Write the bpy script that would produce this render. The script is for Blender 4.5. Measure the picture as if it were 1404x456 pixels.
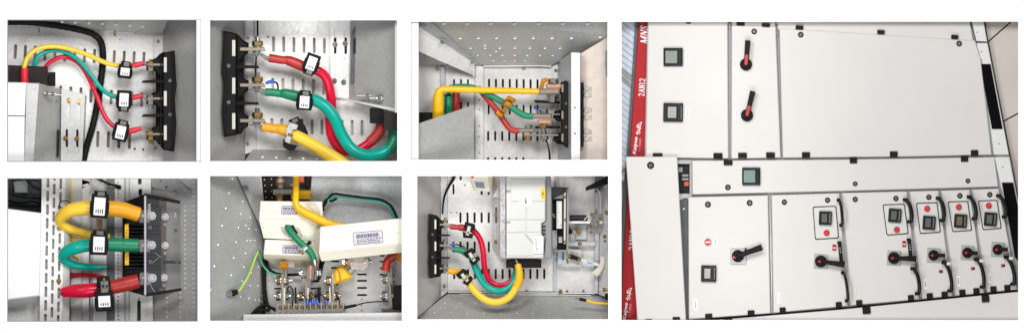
import bpy, math, random
from mathutils import Vector, Matrix
from mathutils.geometry import tessellate_polygon

# ------------------------------------------------------------------ camera, light, exposure
S = 0.004                      # metres per picture pixel; x to the right, y down the page, z towards the viewer
scene = bpy.context.scene
for o in list(bpy.data.objects):
    bpy.data.objects.remove(o)
C = scene.collection
random.seed(7)


def W(x, y, z=0.0):
    return Vector((x * S, -y * S, z * S))


cam_d = bpy.data.cameras.new('camera')
cam = bpy.data.objects.new('camera', cam_d)
C.objects.link(cam)
cam_d.type = 'ORTHO'
cam_d.ortho_scale = 1404 * S
cam.location = W(702, 228, 1500)
cam_d.clip_start = 0.1
cam_d.clip_end = 60
scene.camera = cam

world = bpy.data.worlds.new('World')
scene.world = world
world.use_nodes = True
world.node_tree.nodes['Background'].inputs[0].default_value = (0.95, 0.98, 1.0, 1)
world.node_tree.nodes['Background'].inputs[1].default_value = 0.21


def area(name, x, y, z, size, power, target, col=(1, 1, 1)):
    d = bpy.data.lights.new(name, 'AREA')
    d.shape = 'SQUARE'
    d.size = size * S
    d.energy = power
    d.color = col
    o = bpy.data.objects.new(name, d)
    C.objects.link(o)
    o.location = W(x, y, z)
    o.rotation_euler = (W(*target) - W(x, y, z)).to_track_quat('-Z', 'Y').to_euler()
    return o


def spot(name, x, y, z, power, ang=100, tx=None, ty=None, rad=10, col=(1, 0.99, 0.97)):
    d = bpy.data.lights.new(name, 'SPOT')
    d.energy = power
    d.spot_size = math.radians(ang)
    d.spot_blend = 1.0
    d.shadow_soft_size = rad * S
    d.color = col
    o = bpy.data.objects.new(name, d)
    C.objects.link(o)
    o.location = W(x, y, z)
    t = W(tx if tx is not None else x, ty if ty is not None else y, 0)
    o.rotation_euler = (t - W(x, y, z)).to_track_quat('-Z', 'Y').to_euler()
    return o


area('added_softbox', 250, -500, 1400, 420, 192, (300, 228, 0))  # unseen softboxes added to light the whole page evenly
area('added_softbox', 1050, -500, 1400, 420, 176, (1080, 228, 0), (1, .985, .96))
area('added_softbox', 250, 1050, 1500, 600, 112, (300, 228, 0))
area('added_softbox', 1150, 1050, 1500, 600, 126, (1150, 300, 0), (1, .98, .96))
spot('added_pool_spot', 115, 125, 200, 2.2, 90)  # unseen spots added to make bright pools on the pictures
spot('added_pool_spot', 415, 40, 200, 4.0, 80)
spot('added_pool_spot', 640, 270, 200, 1.9, 90)
spot('added_pool_spot', 60, 340, 200, 2.4, 90)
spot('added_pool_spot', 460, 350, 220, 2.2, 90)
spot('added_pool_spot', 1000, 110, 330, 8.5)  # added spots that brighten the left-hand switchboard doors
spot('added_pool_spot', 1010, 360, 330, 9)

scene.view_settings.view_transform = 'Standard'
scene.view_settings.look = 'None'
scene.view_settings.exposure = 0.0
scene.view_settings.gamma = 1.0
scene.cycles.max_bounces = 6

# ------------------------------------------------------------------ materials
MATS = {}


def srgb(r, g, b):
    f = lambda c: (c / 255 / 12.92) if c / 255 <= 0.04045 else ((c / 255 + 0.055) / 1.055) ** 2.4
    return (f(r), f(g), f(b))


def mat(name, col, rough=0.5, metal=0.0, var=0.06, size=14.0, bump=0.0, bsize=3.0, spangle=0.0, ssize=3.0,
        alpha=1.0, trans=0.0, coat=0.0, rvar=0.0, spec=0.5):
    """procedural surface: broad mottling (var), optional galvanised spangle, optional fine relief"""
    if name in MATS:
        return MATS[name]
    m = bpy.data.materials.new(name)
    m.use_nodes = True
    nt = m.node_tree
    N, L = nt.nodes, nt.links
    p = N['Principled BSDF']
    p.inputs['Roughness'].default_value = rough
    p.inputs['Metallic'].default_value = metal
    p.inputs['Specular IOR Level'].default_value = spec
    p.inputs['Alpha'].default_value = alpha
    p.inputs['Transmission Weight'].default_value = trans
    p.inputs['Coat Weight'].default_value = coat
    geo = N.new('ShaderNodeNewGeometry')
    nz = N.new('ShaderNodeTexNoise')
    nz.inputs['Scale'].default_value = 1 / (S * size)
    nz.inputs['Detail'].default_value = 5
    L.new(geo.outputs['Position'], nz.inputs['Vector'])
    mr = N.new('ShaderNodeMapRange')
    mr.inputs[1].default_value = 0.3
    mr.inputs[2].default_value = 0.7
    mr.inputs[3].default_value = 1 - var
    mr.inputs[4].default_value = 1 + var
    L.new(nz.outputs['Fac'], mr.inputs[0])
    val = mr.outputs[0]
    if spangle:
        vo = N.new('ShaderNodeTexVoronoi')
        vo.inputs['Scale'].default_value = 1 / (S * ssize)
        L.new(geo.outputs['Position'], vo.inputs['Vector'])
        sep = N.new('ShaderNodeSeparateColor')
        L.new(vo.outputs['Color'], sep.inputs[0])
        m2 = N.new('ShaderNodeMapRange')
        m2.inputs[3].default_value = 1 - spangle
        m2.inputs[4].default_value = 1 + spangle
        L.new(sep.outputs[0], m2.inputs[0])
        mu = N.new('ShaderNodeMath')
        mu.operation = 'MULTIPLY'
        L.new(val, mu.inputs[0])
        L.new(m2.outputs[0], mu.inputs[1])
        val = mu.outputs[0]
        m3 = N.new('ShaderNodeMapRange')
        m3.inputs[3].default_value = rough - 0.02
        m3.inputs[4].default_value = rough + 0.05
        L.new(sep.outputs[1], m3.inputs[0])
        L.new(m3.outputs[0], p.inputs['Roughness'])
    elif rvar:
        m3 = N.new('ShaderNodeMapRange')
        m3.inputs[3].default_value = max(0.03, rough - rvar)
        m3.inputs[4].default_value = rough + rvar
        L.new(nz.outputs['Fac'], m3.inputs[0])
        L.new(m3.outputs[0], p.inputs['Roughness'])
    sc = N.new('ShaderNodeVectorMath')
    sc.operation = 'SCALE'
    sc.inputs[0].default_value = col
    L.new(val, sc.inputs['Scale'])
    L.new(sc.outputs[0], p.inputs['Base Color'])
    if bump:
        n2 = N.new('ShaderNodeTexNoise')
        n2.inputs['Scale'].default_value = 1 / (S * bsize)
        n2.inputs['Detail'].default_value = 3
        L.new(geo.outputs['Position'], n2.inputs['Vector'])
        b = N.new('ShaderNodeBump')
        b.inputs['Strength'].default_value = bump
        b.inputs['Distance'].default_value = S * 0.6
        L.new(n2.outputs['Fac'], b.inputs['Height'])
        L.new(b.outputs[0], p.inputs['Normal'])
    m.diffuse_color = (*col, 1)
    MATS[name] = m
    return m


page = mat('white_paper_board', (.975, .975, .975), .95, var=0.0)
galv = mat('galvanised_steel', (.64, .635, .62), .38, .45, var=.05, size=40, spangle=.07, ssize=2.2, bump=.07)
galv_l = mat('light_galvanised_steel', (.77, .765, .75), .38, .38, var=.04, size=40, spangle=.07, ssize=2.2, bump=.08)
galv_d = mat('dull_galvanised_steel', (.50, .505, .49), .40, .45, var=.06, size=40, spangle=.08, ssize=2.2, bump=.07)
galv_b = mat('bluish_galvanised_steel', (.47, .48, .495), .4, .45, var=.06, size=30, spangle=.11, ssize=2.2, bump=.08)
brushed = mat('brushed_steel', (.50, .50, .49), .33, .6, var=.10, size=40, bump=.08)
dark_steel = mat('dark_grey_steel', (.07, .074, .082), .5, .2, var=.15)
back_dark = mat('dark_slot_shade', (.07, .055, .045), .8, var=.3, size=20)  # these three colours carry the shade seen through the slots
back_mid = mat('tan_slot_shade', (.30, .25, .21), .8, var=.3, size=16)
back_pale = mat('pale_slot_shade', (.50, .46, .42), .8, var=.2, size=16)
black = mat('black_plastic', (.010, .009, .009), .5, var=.2, bump=.05, spec=.12)
vent_m = mat('matt_black_vent', (.004, .004, .005), .8, var=.1, spec=.03)
black_gl = mat('glossy_black_plastic', (.008, .008, .009), .28, var=.2, spec=.3)
brownblack = mat('brown_black_plastic', (.024, .018, .017), .55, var=.15, spec=.15)
rubber = mat('black_rubber', (.008, .008, .008), .55, var=.3, bump=.2, spec=.15)
ypl = mat('yellow_cable_rubber', (.94, .61, .055), .24, var=.04, size=20, bump=.03, spec=.35)
ydp = mat('deep_yellow_busbar_sleeve', (.90, .50, .004), .33, var=.05, size=20, bump=.04)
orr = mat('orange_yellow_shrink_sleeve', (.86, .38, .004), .42, var=.07, size=8, bump=.1)
grn = mat('teal_green_cable_rubber', (.001, .37, .29), .2, var=.06, size=20, bump=.03, spec=.35)
grs = mat('green_shrink_sleeve', (.001, .22, .10), .40, var=.10, size=8, bump=.1)
red = mat('crimson_cable_rubber', (.66, .006, .040), .22, var=.06, size=20, bump=.03, spec=.35)
res = mat('brick_red_shrink_sleeve', (.42, .022, .016), .42, var=.10, size=8, bump=.1)
reb = mat('bright_red_shrink_sleeve', (.72, .02, .05), .42, var=.06, size=8)
steel = mat('zinc_plated_steel', (.50, .49, .46), .24, .95, var=.3, size=4, bump=.1, bsize=2)
brass = mat('yellow_zinc_plated_steel', (.46, .30, .12), .26, .9, var=.3, size=4, bump=.1, bsize=2)
tin = mat('tinned_copper_bar', (.36, .31, .25), .34, .6, var=.10, size=6, bump=.1)
copper = mat('bare_copper', (.52, .30, .21), .4, .4, var=.15, size=5, bump=.1)
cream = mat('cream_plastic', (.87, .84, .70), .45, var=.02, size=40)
creamd = mat('shaded_cream_plastic', (.66, .60, .46), .5, var=.05, size=40)  # darker copy of the cream, shade painted on undersides and sides
ivory = mat('ivory_insert', (.62, .60, .52), .6, var=.05)
whitep = mat('white_painted_steel', (.86, .86, .85), .5, var=.012, size=60, bump=.02, bsize=2)
doorp = mat('warm_white_door_paint', (.590, .576, .558), .42, var=.015, size=60, bump=.03, bsize=1.5)
sticker = mat('white_sticker', (.86, .86, .88), .45, var=.01)
ink = mat('dark_grey_ink', (.02, .02, .022), .7, var=.0, spec=.1)
ink_l = mat('pale_grey_ink', (.42, .42, .46), .6, var=.0)
ink_v = mat('violet_grey_ink', (.09, .07, .16), .6, var=.0)
bluep = mat('blue_crimp_plastic', (.02, .09, .55), .35, var=.1)
amber = mat('amber_film_tape', (.50, .20, .01), .22, var=.45, size=4, coat=.5, bump=.5, bsize=2)
redp = mat('signal_red_plastic', (.66, .015, .015), .35, var=.05)
redband = mat('red_enamel_band', (.34, .014, .018), .5, var=.03, size=30, spec=.2)
lcd = mat('grey_green_lcd', (.22, .26, .23), .25, var=.05)
lcd_d = mat('dark_lcd', (.10, .11, .10), .25, var=.08)
lcd_b = mat('amber_brown_lcd', (.14, .11, .06), .25, var=.08)
greyp = mat('mid_grey_plastic', (.26, .265, .27), .5, var=.05)
plate_g = mat('light_grey_switch_plate', (.36, .36, .35), .45, .3, var=.06)
yelp = mat('yellow_warning_label', (.90, .52, .01), .5, var=.03)
acryl = mat('clear_acrylic', (.45, .46, .48), .12, var=.0, alpha=.05)
film = mat('clear_plastic_film', (.75, .68, .60), .15, var=.3, size=6, alpha=.35, bump=.5, bsize=3)
beige = mat('speckled_beige_terrazzo', (.60, .52, .46), .6, var=.06, size=12, spangle=.06, ssize=1.5)
brownwall = mat('grey_brown_wall_tile', (.50, .455, .42), .5, var=.04, size=40)
gold = mat('brown_cable_core', (.5, .25, .02), .4, var=.1)

# ------------------------------------------------------------------ object bookkeeping
ORG, KIDS = {}, {}


def _reg(o, org, parent):
    ORG[o] = org
    KIDS[o] = []
    if parent is not None:
        o.parent = parent
        KIDS[parent].append(o)


def tag(o, label=None, cat=None, group=None, kind=None):
    if label:
        o['label'] = label
    if cat:
        o['category'] = cat
    if group:
        o['group'] = group
    if kind:
        o['kind'] = kind
    return o


def thing(name, x, y, z, label, cat, group=None):
    o = bpy.data.objects.new(name, None)
    o.empty_display_size = 0.02
    C.objects.link(o)
    o.location = W(x, y, z)
    _reg(o, (x, y, z), None)
    return tag(o, label, cat, group)


def inset(poly, d):
    n = len(poly)
    a = sum(poly[i][0] * poly[(i + 1) % n][1] - poly[(i + 1) % n][0] * poly[i][1] for i in range(n))
    sg = 1 if a > 0 else -1
    out = []
    for i in range(n):
        p0, p1, p2 = Vector(poly[i - 1][:2]), Vector(poly[i][:2]), Vector(poly[(i + 1) % n][:2])
        e1 = (p1 - p0).normalized()
        e2 = (p2 - p1).normalized()
        n1 = Vector((-e1.y, e1.x)) * sg
        n2 = Vector((-e2.y, e2.x)) * sg
        b = n1 + n2
        if b.length < 1e-4:
            b = n1
        b.normalize()
        k = d / max(0.35, b.dot(n1))
        q = p1 + b * k
        out.append((q.x, q.y))
    return out


def rot2(pts, cx, cy, ang):
    a = math.radians(-ang)         # counter-clockwise as seen, y down
    c, s = math.cos(a), math.sin(a)
    return [(cx + (x - cx) * c - (y - cy) * s, cy + (x - cx) * s + (y - cy) * c) for x, y in pts]


def rect(x0, y0, x1, y1, ang=0):
    p = [(x0, y0), (x1, y0), (x1, y1), (x0, y1)]
    return rot2(p, (x0 + x1) / 2, (y0 + y1) / 2, ang) if ang else p


def crect(cx, cy, w, h, ang=0):
    return rect(cx - w / 2, cy - h / 2, cx + w / 2, cy + h / 2, ang)


def rrect(cx, cy, w, h, r, ang=0, n=3):
    p = []
    for sx, sy, a0 in ((1, -1, -90), (1, 1, 0), (-1, 1, 90), (-1, -1, 180)):
        for i in range(n + 1):
            a = math.radians(a0 + 90 * i / n)
            p.append((cx + sx * (w / 2 - r) + r * math.cos(a), cy + sy * (h / 2 - r) + r * math.sin(a)))
    return rot2(p, cx, cy, ang) if ang else p


def slot(cx, cy, w, l, ang=0, n=4):
    return rrect(cx, cy, w, l, min(w, l) / 2 * 0.98, ang, n)


def circ(cx, cy, r, n=12, ry=None):
    ry = ry or r
    return [(cx + r * math.cos(2 * math.pi * i / n), cy + ry * math.sin(2 * math.pi * i / n)) for i in range(n)]


def catmull(pts, sub=6):
    P = [Vector(p) for p in pts]
    P = [P[0] * 2 - P[1]] + P + [P[-1] * 2 - P[-2]]
    out = []
    for i in range(1, len(P) - 2):
        for k in range(sub):
            t = k / sub
            a, b, c, d = P[i - 1], P[i], P[i + 1], P[i + 2]
            out.append(0.5 * ((2 * b) + (c - a) * t + (2 * a - 5 * b + 4 * c - d) * t * t + (3 * b - a - 3 * c + d) * t ** 3))
    out.append(P[-2].copy())
    return out


class B:
    def __init__(s):
        s.v, s.f, s.sm = [], [], []

    def add(s, vs, fs, smooth=False):
        k = len(s.v)
        s.v += [tuple(v) for v in vs]
        s.f += [[i + k for i in f] for f in fs]
        s.sm += [smooth] * len(fs)
        return s

    def prism(s, poly, z0, z1, bev=0.0, zf=None):
        """flat topped solid with a chamfered upper edge; zf(x, y) tilts it"""
        n = len(poly)
        zf = zf or (lambda x, y: 0)
        rings = [[(x, y, z0 + zf(x, y)) for x, y in poly]]
        if bev:
            rings.append([(x, y, z1 - bev + zf(x, y)) for x, y in poly])
            rings.append([(x, y, z1 + zf(x, y)) for x, y in inset(poly, bev)])
        else:
            rings.append([(x, y, z1 + zf(x, y)) for x, y in poly])
        vs = [p for r in rings for p in r]
        fs = []
        for k in range(len(rings) - 1):
            for i in range(n):
                j = (i + 1) % n
                fs.append([k * n + i, k * n + j, (k + 1) * n + j, (k + 1) * n + i])
        fs.append([(len(rings) - 1) * n + i for i in range(n)])
        fs.append(list(range(n))[::-1])
        return s.add(vs, fs)

    def plate(s, outer, holes=(), z=0.0, t=1.5, zf=None):
        zf = zf or (lambda x, y: z)
        loops = [list(outer)] + [list(h) for h in holes]
        tri = tessellate_polygon([[Vector((x, y, 0)) for x, y in l] for l in loops])
        flat = [p for l in loops for p in l]
        n = len(flat)
        vs = [(x, y, zf(x, y)) for x, y in flat] + [(x, y, zf(x, y) - t) for x, y in flat]
        fs = [list(q) for q in tri] + [[i + n for i in q][::-1] for q in tri]
        k = 0
        for l in loops:
            m = len(l)
            for i in range(m):
                j = (i + 1) % m
                fs.append([k + i, k + j, k + j + n, k + i + n])
            k += m
        return s.add(vs, fs)

    def solid(s, quad, t=1.5):
        """any 3-D polygon given thickness t along -z"""
        n = len(quad)
        vs = [tuple(p) for p in quad] + [(p[0], p[1], p[2] - t) for p in quad]
        fs = [list(range(n)), [i + n for i in range(n)][::-1]]
        for i in range(n):
            j = (i + 1) % n
            fs.append([i, j, j + n, i + n])
        return s.add(vs, fs)

    def tube(s, pts, rad, seg=12, sub=6, smooth=True, flat=1.0, caps=True):
        """round bar through points (x, y, z); rad number, list per point or function of 0..1"""
        path = catmull(pts, sub) if sub > 1 else [Vector(p) for p in pts]
        n = len(path)

        def r_at(i):
            u = i / (n - 1)
            if callable(rad):
                return rad(u)
            if isinstance(rad, (list, tuple)):
                q = u * (len(rad) - 1)
                k = min(int(q), len(rad) - 2)
                return rad[k] + (rad[k + 1] - rad[k]) * (q - k)
            return rad
        vs, fs = [], []
        up = Vector((0, 0, 1))
        prev = None
        for i, p in enumerate(path):
            t = (path[min(i + 1, n - 1)] - path[max(i - 1, 0)]).normalized()
            if prev is None:
                a = up if abs(t.z) < 0.9 else Vector((0, 1, 0))
                nrm = (a - t * a.dot(t)).normalized()
            else:
                nrm = (prev - t * prev.dot(t)).normalized()
            prev = nrm
            bn = t.cross(nrm)
            r = r_at(i)
            for k in range(seg):
                a = 2 * math.pi * (k + .5) / seg
                vs.append(p + nrm * math.cos(a) * r * flat + bn * math.sin(a) * r)
        for i in range(n - 1):
            for k in range(seg):
                j = (k + 1) % seg
                fs.append([i * seg + k, i * seg + j, (i + 1) * seg + j, (i + 1) * seg + k])
        s.add(vs, fs, smooth)
        if caps:
            s.add(vs[:seg], [list(range(seg))[::-1]])
            s.add(vs[-seg:], [list(range(seg))])
        return s

    def cyl(s, p0, p1, r0, r1=None, seg=12, smooth=True):
        r1 = r0 if r1 is None else r1
        return s.tube([p0, p1], [r0, r1], seg, 1, smooth)

    def disc(s, x, y, z0, z1, r, seg=16, bev=0.0):
        return s.prism(circ(x, y, r, seg), z0, z1, bev)

    def build(s, name, m, parent=None, org=None, link=True, label=None):
        if org is None:
            if parent is not None:
                org = ORG[parent]
            else:
                xs = [v[0] for v in s.v]; ys = [v[1] for v in s.v]
                org = ((min(xs) + max(xs)) / 2, (min(ys) + max(ys)) / 2, min(v[2] for v in s.v))
        me = bpy.data.meshes.new(name)
        me.from_pydata([W(v[0] - org[0], v[1] - org[1], v[2] - org[2]) for v in s.v], [], s.f)
        me.polygons.foreach_set('use_smooth', s.sm)
        me.materials.append(m)
        import bmesh
        bm = bmesh.new(); bm.from_mesh(me)
        bmesh.ops.recalc_face_normals(bm, faces=bm.faces)
        bm.to_mesh(me); bm.free()
        me.update()
        o = bpy.data.objects.new(name, me)
        if link:
            C.objects.link(o)
        if parent is None:
            o.location = W(*org)
        else:
            po = ORG[parent]
            o.location = W(org[0] - po[0], org[1] - po[1], org[2] - po[2])
        _reg(o, org, parent)
        if label:
            o['label'] = label
        return o


def place(tmpl, parent, x, y, z, ang=0, sc=1.0, label=None):
    """copy of an unlinked template (built round 0,0,0) with its own parts"""
    def rec(o, par):
        c = o.copy()
        C.objects.link(c)
        KIDS[c] = []
        ORG[c] = ORG[o]
        c.parent = par
        for k in KIDS[o]:
            rec(k, c)
        return c
    c = rec(tmpl, parent)
    po = ORG[parent] if parent is not None else (0, 0, 0)
    c.location = W(x - po[0], y - po[1], z - po[2])
    c.rotation_euler = (0, 0, math.radians(ang))
    c.scale = (sc, sc, sc)
    if parent is not None:
        KIDS[parent].append(c)
    if label:
        c['label'] = label
    return c


def text(t, cx, cy, z, length, height, ang, m, parent, name='lettering', shear=0.0, bold=0.0):
    cu = bpy.data.curves.new('t', 'FONT')
    cu.body = t
    cu.shear = shear
    cu.offset = bold
    ob = bpy.data.objects.new('t', cu)
    me = bpy.data.meshes.new_from_object(ob)
    bpy.data.objects.remove(ob)
    xs = [v.co.x for v in me.vertices]; ys = [v.co.y for v in me.vertices]
    x0, x1, y0, y1 = min(xs), max(xs), min(ys), max(ys)
    vs = [((v.co.x - (x0 + x1) / 2) / (x1 - x0) * length, -(v.co.y - (y0 + y1) / 2) / (y1 - y0) * height) for v in me.vertices]
    vs = rot2([(cx + a, cy + b) for a, b in vs], cx, cy, ang)
    fs = [list(p.vertices) for p in me.polygons]
    bpy.data.meshes.remove(me)
    return B().add([(x, y, z) for x, y in vs], fs).build(name, m, parent)


SERIF = {
    'M': [((.12, 0), (.12, 1), .05), ((.12, 1), (.5, .08), .15), ((.5, .08), (.86, 1), .05), ((.86, 0), (.86, 1), .15),
          ((0, .02), (.24, .02), .05), ((0, .98), (.2, .98), .05), ((.74, .02), (1, .02), .05), ((.8, .98), (1, .98), .05)],
    'N': [((.15, 0), (.15, 1), .06), ((.15, 1), (.85, 0), .17), ((.85, 0), (.85, 1), .06),
          ((0, .02), (.3, .02), .05), ((0, .98), (.2, .98), .05), ((.7, .98), (1, .98), .05)],
    'S': [((.85, .75), (.72, .95), .09), ((.72, .95), (.4, 1), .09), ((.4, 1), (.15, .8), .15), ((.15, .8), (.3, .58), .17), ((.3, .58), (.7, .42), .18),
          ((.7, .42), (.87, .2), .17), ((.87, .2), (.6, 0), .13), ((.6, 0), (.25, .04), .09), ((.25, .04), (.12, .28), .09)],
    '2': [((.12, .72), (.3, .97), .12), ((.3, .97), (.65, .97), .12), ((.65, .97), (.82, .75), .16), ((.82, .75), (.65, .45), .15),
          ((.65, .45), (.1, .05), .1), ((.1, .05), (.9, .05), .13)],
    'A': [((.5, 1), (.08, 0), .06), ((.5, 1), (.9, 0), .16), ((.24, .33), (.74, .33), .05), ((0, .02), (.22, .02), .05), ((.72, .02), (1, .02), .05)],
    '1': [((.5, 0), (.5, 1), .18), ((.25, .82), (.5, .98), .07), ((.22, .02), (.78, .02), .05)],
}


def strokes(segs, m, parent, z, name='lettering'):
    b = B()
    for (x0, y0), (x1, y1), w in segs:
        d = Vector((x1 - x0, y1 - y0))
        if d.length < 1e-6:
            continue
        n = Vector((-d.y, d.x)).normalized() * w / 2
        e = d.normalized() * w * 0.2
        b.add([(x0 - e.x + n.x, y0 - e.y + n.y, z), (x1 + e.x + n.x, y1 + e.y + n.y, z),
               (x1 + e.x - n.x, y1 + e.y - n.y, z), (x0 - e.x - n.x, y0 - e.y - n.y, z)], [[0, 1, 2, 3]])
        z += 0.004
    return b.build(name, m, parent)


def serif_up(t, xl, xr, y_start, y_end, m, parent, z, slant=0.0, drift=0.0):
    """serif word that reads bottom to top: glyph feet on x = xr, heads on x = xl"""
    wd = {'1': .7, 'M': 1.35, 'S': .8}
    tot = sum(wd.get(c, 1) for c in t)
    unit = (y_start - y_end) / tot
    y = y_start
    segs = []
    for c in t:
        w = unit * wd.get(c, 1)
        for (a, b_, th) in SERIF[c]:
            q = []
            for (u, v) in (a, b_):
                yy = y - (u * .86 + .07) * w - v * slant
                q.append((xr - v * (xr - xl) + drift * (y_start - yy), yy))
            segs.append((q[0], q[1], max(.9, th * w * 1.15)))
        y -= w
    return strokes(segs, m, parent, z)


# ------------------------------------------------------------------ small hardware
def hexstack(parent, x, y0, z, items, ang=0):
    """nuts, washers and rods threaded on an axis that starts at (x, y0) and runs down the page, turned by ang"""
    a = math.radians(-ang)
    dx, dy = -math.sin(a), math.cos(a)
    p = 0.0
    for kind, ln, r, m in items:
        A = (x + dx * p, y0 + dy * p, z)
        Q = (x + dx * (p + ln), y0 + dy * (p + ln), z)
        if kind == 'hex':
            k = 0.16 * ln
            b = B().tube([A, (A[0] + dx * k, A[1] + dy * k, z), (Q[0] - dx * k, Q[1] - dy * k, z), Q], [r * .9, r, r, r * .9], 6, 1, False)
            b.build('nut', m, parent)
        elif kind == 'washer':
            B().cyl(A, Q, r, seg=16).build('washer', m, parent)
        else:
            B().cyl(A, Q, r, seg=10).build('bolt', m, parent)
        p += ln


def tmpl_screw():
    b = B().disc(0, 0, 0, 1.2, 2.5, 14, .6)
    o = b.build('screw', steel, org=(0, 0, 0), link=False)
    c = B().prism(crect(0, 0, 2.6, .6, 20), 1.1, 1.32).prism(crect(0, 0, .6, 2.6, 20), 1.1, 1.34)  # raised dark cross paints the shade of the screw recess
    c.build('cross_shade', ink, o, link=False)
    return o


def tmpl_bolt_head(m):
    return B().disc(0, 0, 0, .8, 3.0, 16).disc(0, 0, .8, 1.2, 2.6, 16).prism(circ(0, 0, 2.1, 6), 1.2, 3.2, .4).build('bolt', m, org=(0, 0, 0), link=False)


T_SCREW = tmpl_screw()
T_BOLT = tmpl_bolt_head(steel)
bright_zinc = mat('bright_zinc_steel', (.80, .81, .80), .3, .7, var=.2, size=3, bump=.2, bsize=2)
T_BOLTZ = tmpl_bolt_head(bright_zinc)
T_BOLTB = tmpl_bolt_head(brass)
T_BRIGHT_DOT = B().prism(circ(0, 0, 1.5, 10, 1.1), -.5, .35, .2).build('dot_mark', sticker, org=(0, 0, 0), link=False)  # white disc painted as a small hole with light behind it
T_NIB = B().prism(circ(0, 0, 1.1, 8), -.5, .5, .2).build('dot_mark', ink, org=(0, 0, 0), link=False)
T_DIMPLE = B().prism(circ(0, 0, 1.2, 8), -.5, .5, .4).build('dot_mark', galv_l, org=(0, 0, 0), link=False)


def lip_ramp(p0, p1, q0, q1, z0, z1):
    """height function that rises from z0 on line p0-p1 to z1 on line q0-q1"""
    def dist(p, a, b):
        d = Vector((b[0] - a[0], b[1] - a[1]))
        return abs(d.x * (p[1] - a[1]) - d.y * (p[0] - a[0])) / d.length

    def f(x, y):
        a = dist((x, y), p0, p1); c = dist((x, y), q0, q1)
        return z0 + (z1 - z0) * a / (a + c + 1e-9)
    return f


def sensor(cx, cy, w, h, ang, z, label, latch=1, face=True, st=(.62, .72), group='current sensors clipped round the cables'):
    """split-core sensor: black body, side ribs, sticker, hinged latch with a metal spring clip"""
    t = thing('current_sensor', cx, cy, z, label, 'sensor', group)
    R = lambda pts: rot2(pts, cx, cy, ang)
    B().prism(R(rrect(cx, cy, w, h, 1.6)), z, z + 15, 1.4).build('body', black, t)
    ly = cy - latch * (h / 2 + 1.8)
    B().prism(R(rrect(cx, ly, w * .74, 5.0, 1.2)), z + 1, z + 12, .8).build('hinge', black, t)
    for k in (-1, 1):
        B().prism(R(crect(cx + k * (w / 2 + .5), cy + h * .08, 1.2, h * .5)), z + 2, z + 12, .3).build('side_rib', black_gl, t)
    if face:
        sx, sy = w * st[0], h * st[1]
        o = B().prism(R(rrect(cx, cy + h * .02, sx, sy, .8)), z + 14.9, z + 15.25).build('sticker', sticker, t)
        b = B()
        for k in range(4):
            b.prism(R(crect(cx - sx * .28 + k * sx * .19, cy + sy * .30, sx * .09, sy * (.2 + .06 * (k % 2)))), z + 15.2, z + 15.33)
        b.build('print', ink, o)
    B().prism(R(rrect(cx + 1, ly + latch * 1.5, w * .42, 5.6, .8)), z + 12, z + 16.4, .5).build('spring_clip', steel, t)
    return t


def holder(x, ys, sc, d, z, label, top, bot, group='busbar support blocks'):
    """black busbar support: x = wall-side edge, d = +1 when it faces right; ys = the three phase heights"""
    t = thing('busbar_support', x + d * 18 * sc, (top + bot) / 2, z, label, 'busbar support', group)
    X = lambda u: x + d * u * sc
    H = bot - top
    y1, y2 = (ys[0] + ys[1]) / 2 , (ys[1] + ys[2]) / 2
    k = 7 * sc
    base = [(X(3), top), (X(21), top + 4 * sc), (X(21), bot - 3 * sc), (X(4), bot), (X(3), bot - 8 * sc), (X(.5), y2 + k * 1.8), (X(2), y2 - k),
            (X(3), (y1 + y2) / 2), (X(0), y1 + k), (X(1.5), y1 - k * 1.6)]
    B().prism(base, z, z + 26 * sc, 2.2 * sc).build('backbone', black, t)
    B().prism([(X(18), top + 3 * sc), (X(22), top + 5 * sc), (X(32), ys[0] - 3 * sc), (X(31), (top + bot) / 2), (X(32), ys[2] + 4 * sc), (X(22), bot - 5 * sc), (X(18), bot - 3 * sc)], z - 12 * sc, z + 8 * sc, 2 * sc).build('web', black, t)
    B().prism([(X(22.5), top + 6 * sc), (X(24.5), top + 8 * sc), (X(24.5), bot - 8 * sc), (X(22.5), bot - 6 * sc)], z + 6 * sc, z + 22 * sc, .6 * sc).build('inner_ridge', black_gl, t)
    B().prism([(X(5.5), top + 4 * sc), (X(8), top + 5 * sc), (X(7), y1), (X(8.5), ys[1]), (X(7), y2), (X(8), bot - 5 * sc), (X(6), bot - 4 * sc), (X(4.5), y2), (X(6), ys[1]), (X(4.5), y1)], z + 25 * sc, z + 28.5 * sc, 1 * sc).build('outer_ridge', black_gl, t)
    for y in ys:
        pod = [(X(19), y - 19 * sc), (X(26), y - 15 * sc), (X(31), y - 9 * sc), (X(38), y - 6 * sc), (X(37), y + 8 * sc), (X(31), y + 12 * sc), (X(28), y + 18 * sc), (X(19), y + 20 * sc)]
        B().prism(pod, z - 10 * sc, z + 17 * sc, 3 * sc).build('phase_holder', black, t)
        B().prism(crect(X(17.2), y + 1 * sc, 4.4 * sc, 22 * sc), z + 25.5 * sc, z + 27 * sc, .3).build('insert', ivory, t)
    for yy in (y1, y2):
        B().prism([(X(19), yy - 1.5 * sc), (X(50), yy - 1 * sc), (X(53), yy + 3 * sc), (X(19), yy + 3.2 * sc)], z, z + 23 * sc, .6).build('fin', black, t)
        place(T_SCREW, t, X(10), yy - 0.5, z + 26 * sc, 0, 1.15 * sc)
    return t


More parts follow.
